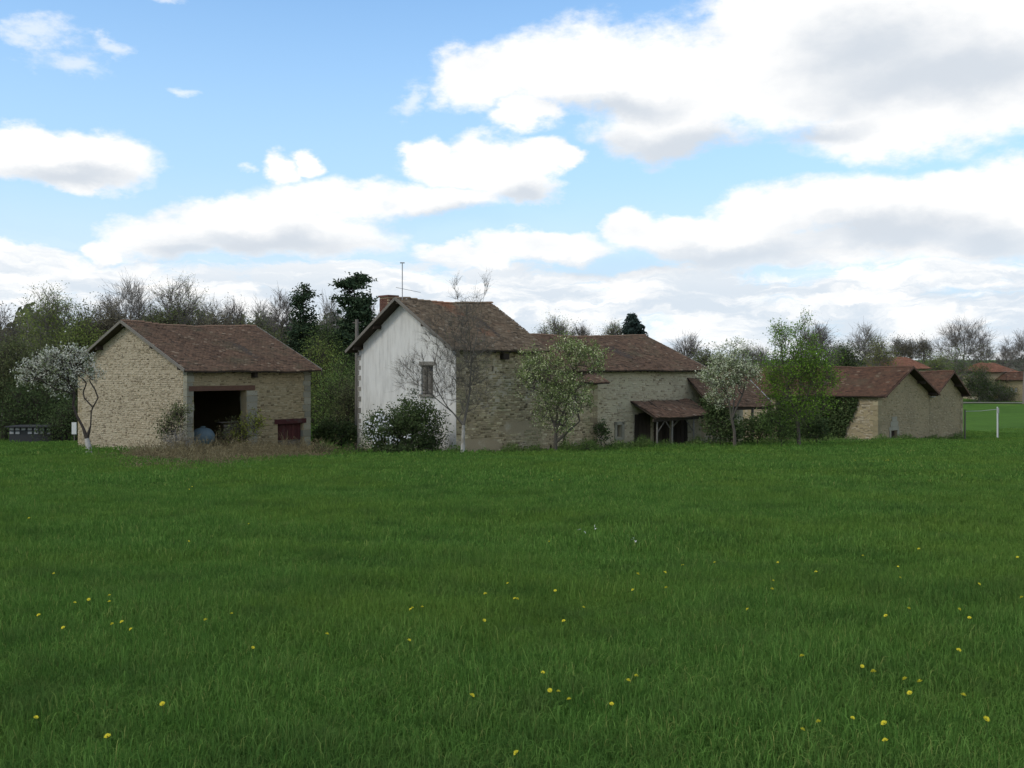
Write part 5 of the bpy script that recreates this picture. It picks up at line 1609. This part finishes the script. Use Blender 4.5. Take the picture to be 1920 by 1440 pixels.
def patch(name, seed, R, dens, w, h, tall=0.0):
    rng = rs_(seed)
    n = int(math.pi * R * R * dens)
    r = R * np.sqrt(rng.rand(n)); a = rng.rand(n) * 6.283
    keep = rng.rand(n) < np.clip((1 - r / R) * 3, 0, 1)
    x, y = (r * np.cos(a))[keep], (r * np.sin(a))[keep]; n = len(x)
    cl_ = 0.75 + 0.5 * np.sin(x * 5.1 + seed) * np.cos(y * 4.3 + seed)
    hh = h * (0.35 + 0.9 * rng.rand(n)) * (0.45 + 0.55 * cl_)
    hh = np.where(rng.rand(n) < tall, hh * 1.7, hh)
    an = rng.rand(n) * 6.283
    lean = rng.rand(n) ** .7 * 1.05 * hh; la = rng.rand(n) * 6.283
    ww = w * (0.6 + 0.8 * rng.rand(n))
    sx, sy = np.cos(an) * ww / 2, np.sin(an) * ww / 2
    lx, ly = np.cos(la) * lean, np.sin(la) * lean
    b0 = np.stack([x - sx, y - sy, 0 * x - .02], 1); b1 = np.stack([x + sx, y + sy, 0 * x - .02], 1)
    m0 = np.stack([x - sx * .8 + lx * .35, y - sy * .8 + ly * .35, hh * .58], 1); m1 = np.stack([x + sx * .8 + lx * .35, y + sy * .8 + ly * .35, hh * .58], 1)
    t0_ = np.stack([x - sx * .12 + lx, y - sy * .12 + ly, hh * (0.9 - .25 * lean / hh)], 1); t1_ = np.stack([x + sx * .12 + lx, y + sy * .12 + ly, hh * (0.9 - .25 * lean / hh)], 1)
    V = np.stack([b0, b1, m1, m0, t1_, t0_], 1).reshape(-1, 3)
    q = np.array([[0, 1, 2, 3], [3, 2, 4, 5]])
    Q = (q[None] + (np.arange(n) * 6)[:, None, None]).reshape(-1, 4)
    T = np.clip(0.25 * cl_ + 0.62 * rng.rand(n), 0, .88); T = np.where(rng.rand(n) < .03, .93, T)
    T = np.repeat(T, 2)
    o = mk(name, V, Q, M['grass'], T=T)
    COL.objects.unlink(o); gcol.objects.link(o)


LOD = [(1.1, 2300, .0042, .082, .03), (1.5, 900, .008, .078, .02), (2.2, 240, .020, .072, .01), (3.2, 85, .040, .075, .01)]
for k_, (R, dn, w_, h_, tl) in enumerate(LOD):
    for v_ in range(2):
        patch('patch_%d_%d' % (k_, v_), 900 + k_ * 2 + v_, R, dn, w_, h_, tl)
rng = rs_(99)
foot = []
for fr_, L_, W_, m_ in ((fA, LA, WA, .2), (fB, LB + 4.6, WB, .2), (fC, LC + 5, WC, 1.6)):
    foot.append((fr_.O[:2], fr_.f[:2], fr_.g[:2], L_, W_, m_))
foot.append((OF[:2], gF[:2], lF[:2], 15.2, 15, .3))
pts, idx, rot, scl = [], [], [], []
bands = [(3.2, 11, 0, .62), (10, 24, 1, .95), (22, 44, 2, 1.4), (41, 92, 3, 2.1)]
for (d0, d1, lod, stp) in bands:
    y = d0
    while y < d1:
        hw = y * 0.56 + 2.5
        x = -hw
        while x < hw:
            xx, yy = x + rng.uniform(-.4, .4) * stp, y + rng.uniform(-.4, .4) * stp
            x += stp
            ok = True
            for (O_, f_, g_, L_, W_, m_) in foot:
                dxy = np.array([xx, yy]) - O_
                a, b = dxy @ f_, dxy @ g_
                e_ = LOD[lod][0] * .55
                if -m_ - e_ < a < L_ + m_ + e_ and -m_ - e_ < b < W_ + m_ + e_: ok = False
            q_px = 960 + xx / yy * F
            if 205 < q_px < 600 and np.interp(q_px, [180, 230, 320, 420, 500, 560, 620], [38.5, 35, 33, 34.5, 39.5, 43.5, 49]) + rng.uniform(-.4, 2.2) < yy < 54: ok = False
            if not ok: continue
            pts.append((xx, yy, float(gz(xx, yy)))); idx.append(lod * 2 + rng.randint(0, 2)); 
            rot.append((math.atan(-0.053), 0, rng.rand() * 6.283)); scl.append(.85 + .35 * rng.rand())
        y += stp * .9
pts = np.array(pts)
gme = bpy.data.meshes.new('grass')
gme.from_pydata(pts.tolist(), [], [])
a = gme.attributes.new('variant', 'INT', 'POINT'); a.data.foreach_set('value', np.array(idx, np.int32))
a = gme.attributes.new('spin', 'FLOAT_VECTOR', 'POINT'); a.data.foreach_set('vector', np.array(rot, np.float32).ravel())
a = gme.attributes.new('size', 'FLOAT', 'POINT'); a.data.foreach_set('value', np.array(scl, np.float32))
gob = bpy.data.objects.new('grass', gme); COL.objects.link(gob)
gob['kind'] = 'stuff'; gob['label'] = 'lush green meadow grass sloping down to the farm buildings'; gob['category'] = 'grass'
ng = bpy.data.node_groups.new('scatter_grass', 'GeometryNodeTree')
ng.interface.new_socket('Geometry', in_out='INPUT', socket_type='NodeSocketGeometry')
ng.interface.new_socket('Geometry', in_out='OUTPUT', socket_type='NodeSocketGeometry')
gi = ng.nodes.new('NodeGroupInput'); go = ng.nodes.new('NodeGroupOutput')
ci = ng.nodes.new('GeometryNodeCollectionInfo'); ci.inputs['Collection'].default_value = gcol
ci.inputs['Separate Children'].default_value = True; ci.inputs['Reset Children'].default_value = True
ip = ng.nodes.new('GeometryNodeInstanceOnPoints'); ip.inputs['Pick Instance'].default_value = True


def named(nm, ty):
    nd = ng.nodes.new('GeometryNodeInputNamedAttribute'); nd.data_type = ty; nd.inputs['Name'].default_value = nm
    return next(o for o in nd.outputs if o.enabled and o.name == 'Attribute')


ng.links.new(gi.outputs[0], ip.inputs['Points'])
ng.links.new(ci.outputs[0], ip.inputs['Instance'])
ng.links.new(named('variant', 'INT'), ip.inputs['Instance Index'])
e2r = ng.nodes.new('FunctionNodeEulerToRotation')
ng.links.new(named('spin', 'FLOAT_VECTOR'), e2r.inputs[0])
ng.links.new(e2r.outputs[0], ip.inputs['Rotation'])
ng.links.new(named('size', 'FLOAT'), ip.inputs['Scale'])
ng.links.new(ip.outputs[0], go.inputs[0])
md = gob.modifiers.new('scatter', 'NODES'); md.node_group = ng

# ================================================================== dandelions
DG = 'yellow dandelions dotted over the meadow'


def dandelion_meshes():
    vs, qs = [], []
    for ring in range(3):
        for k in range(12):
            a = 2 * math.pi * k / 12 + ring * .2
            r = (.021, .016, .009)[ring]; z = (.0, .006, .012)[ring]
            b = len(vs); d = a + .22
            vs += [(math.cos(a) * .002, math.sin(a) * .002, z - .004), (math.cos(a - .2) * r * .8, math.sin(a - .2) * r * .8, z), (math.cos(a) * r, math.sin(a) * r, z + .004), (math.cos(a + .2) * r * .8, math.sin(a + .2) * r * .8, z)]
            qs.append([b, b + 1, b + 2, b + 3])
    head = (vs, qs)
    m2 = MB(); m2.tube([(0, 0, 0), (.004, 0, .07), (0, .003, .15)], [.0022, .002, .0018], 5, .5)
    return head, m2


hd, stm = dandelion_meshes()
dl = [(1018, 1271), (1031, 1305), (1047, 1307), (1067, 1322), (1147, 1331), (1178, 1286), (1193, 1277), (1504, 1239), (1505, 1380), (1535, 1365), (1599, 1358),
      (1617, 1259), (1638, 1269), (1658, 1368), (1660, 1401), (1697, 1283), (1725, 1288), (1706, 1310), (1798, 1228), (1807, 1314), (1850, 1360),
      (304, 1331), (67, 1357), (201, 1393), (885, 1315), (72, 1161), (118, 1185), (385, 1170), (434, 1158), (474, 1223), (613, 1197), (767, 1209), (773, 1147),
      (908, 1171), (910, 1120), (770, 1150), (140, 1137), (166, 1131), (205, 1123), (205, 1135), (210, 1178), (228, 1174), (245, 1188), (355, 920), (360, 915),
      (1450, 1095), (1448, 1111), (1530, 1078), (1688, 1089), (1684, 1068), (1799, 1150), (1818, 1166), (1916, 1127), (1661, 1162), (1249, 1108), (1247, 1079),
      (1041, 1114), (1094, 1146), (1618, 1047), (1908, 1050), (1723, 1034), (1196, 1082), (1049, 902), (1035, 903), (1030, 1020), (970, 1130), (1057, 1172),
      (965, 1129), (952, 1100), (968, 1425), (1280, 1065), (1340, 1060)]
rng = random.Random(4)
for _ in range(34):
    dl.append((rng.uniform(1595, 1725), rng.uniform(861, 872)))
for _ in range(10):
    dl.append((rng.uniform(20, 1900), 900 + 260 * rng.random()))
hm = sm_ = None
from mathutils import Euler
for i, (px, py) in enumerate(dl):
    g_ = onground(px, py + 0)
    if hm is None:
        so = stm.mk('dandelion', M['stem_green'], loc=(0, 0, 0)); sm_ = so.data
        ROOTLOC[so.name] = (0, 0, 0)
        ho = mk('flower_head', np.array(hd[0]), np.array(hd[1]), M['yellow'], so); hm = ho.data
    else:
        so = bpy.data.objects.new('dandelion', sm_); COL.objects.link(so)
        ho = bpy.data.objects.new('flower_head', hm); COL.objects.link(ho); ho.parent = so
    far = g_[1]
    s_ = 1.0 + min(far, 40) * .012
    # the flower head should stand at the photographed spot, so the foot lies a little nearer the viewer
    g2 = onground(px, py + 0.13 * F / far * 1.0)
    so.location = (float(g2[0]), float(g2[1]), float(g2[2]) - .0)
    so.scale = (s_, s_, 1.0)
    ho.location = (0, .003, .15)
    k_ = rng.uniform(.55, .80)
    ho.scale = (k_, k_, k_)
    ho.rotation_euler = (rng.uniform(.1, .8), rng.uniform(-.4, .4), rng.uniform(0, 6))
    if far > 34: tag(so, 'yellow dandelion in the far row on the grass before the low stone gable', 'dandelion', 'dandelions in the far row before the stone gable')
    elif far > 11: tag(so, 'small yellow dandelion in the middle distance of the meadow', 'dandelion', 'dandelions in the middle distance of the meadow')
    elif px < 960: tag(so, 'yellow dandelion in the near grass on the left half of the meadow', 'dandelion', 'dandelions in the near grass on the left half')
    elif px < 1400: tag(so, 'yellow dandelion in the near grass just right of the middle of the meadow', 'dandelion', 'dandelions in the near grass right of the middle')
    else: tag(so, 'yellow dandelion in the near grass towards the right edge of the meadow', 'dandelion', 'dandelions in the near grass at right')

# white daisies in the middle of the meadow
px_ = [(1176, 1017), (1186, 1021), (1190, 1026), (1086, 1003), (1097, 1008), (1116, 996), (1117, 1002)]
for i, (a_, b_) in enumerate(px_):
    g_ = onground(a_, b_ + 8)
    mb = MB(); mb.tube([g_, g_ + np.array([0, 0, .13])], .002, 4, .5)
    st_ = mb.mk('white_flower', M['stem_green'], loc=g_)
    tag(st_, 'tiny white flower low in the grass near the middle of the meadow', 'flower', 'tiny white flowers in mid meadow')
    rr_ = rs_(i)
    Vd, Qd, Td = leaves_np(rr_, g_ + np.array([0, 0, .135]) + rr_.normal(size=(5, 3)) * .008, np.full(5, .016))
    mk('petals', Vd, Qd, M['white_petal'], st_, T=Td)
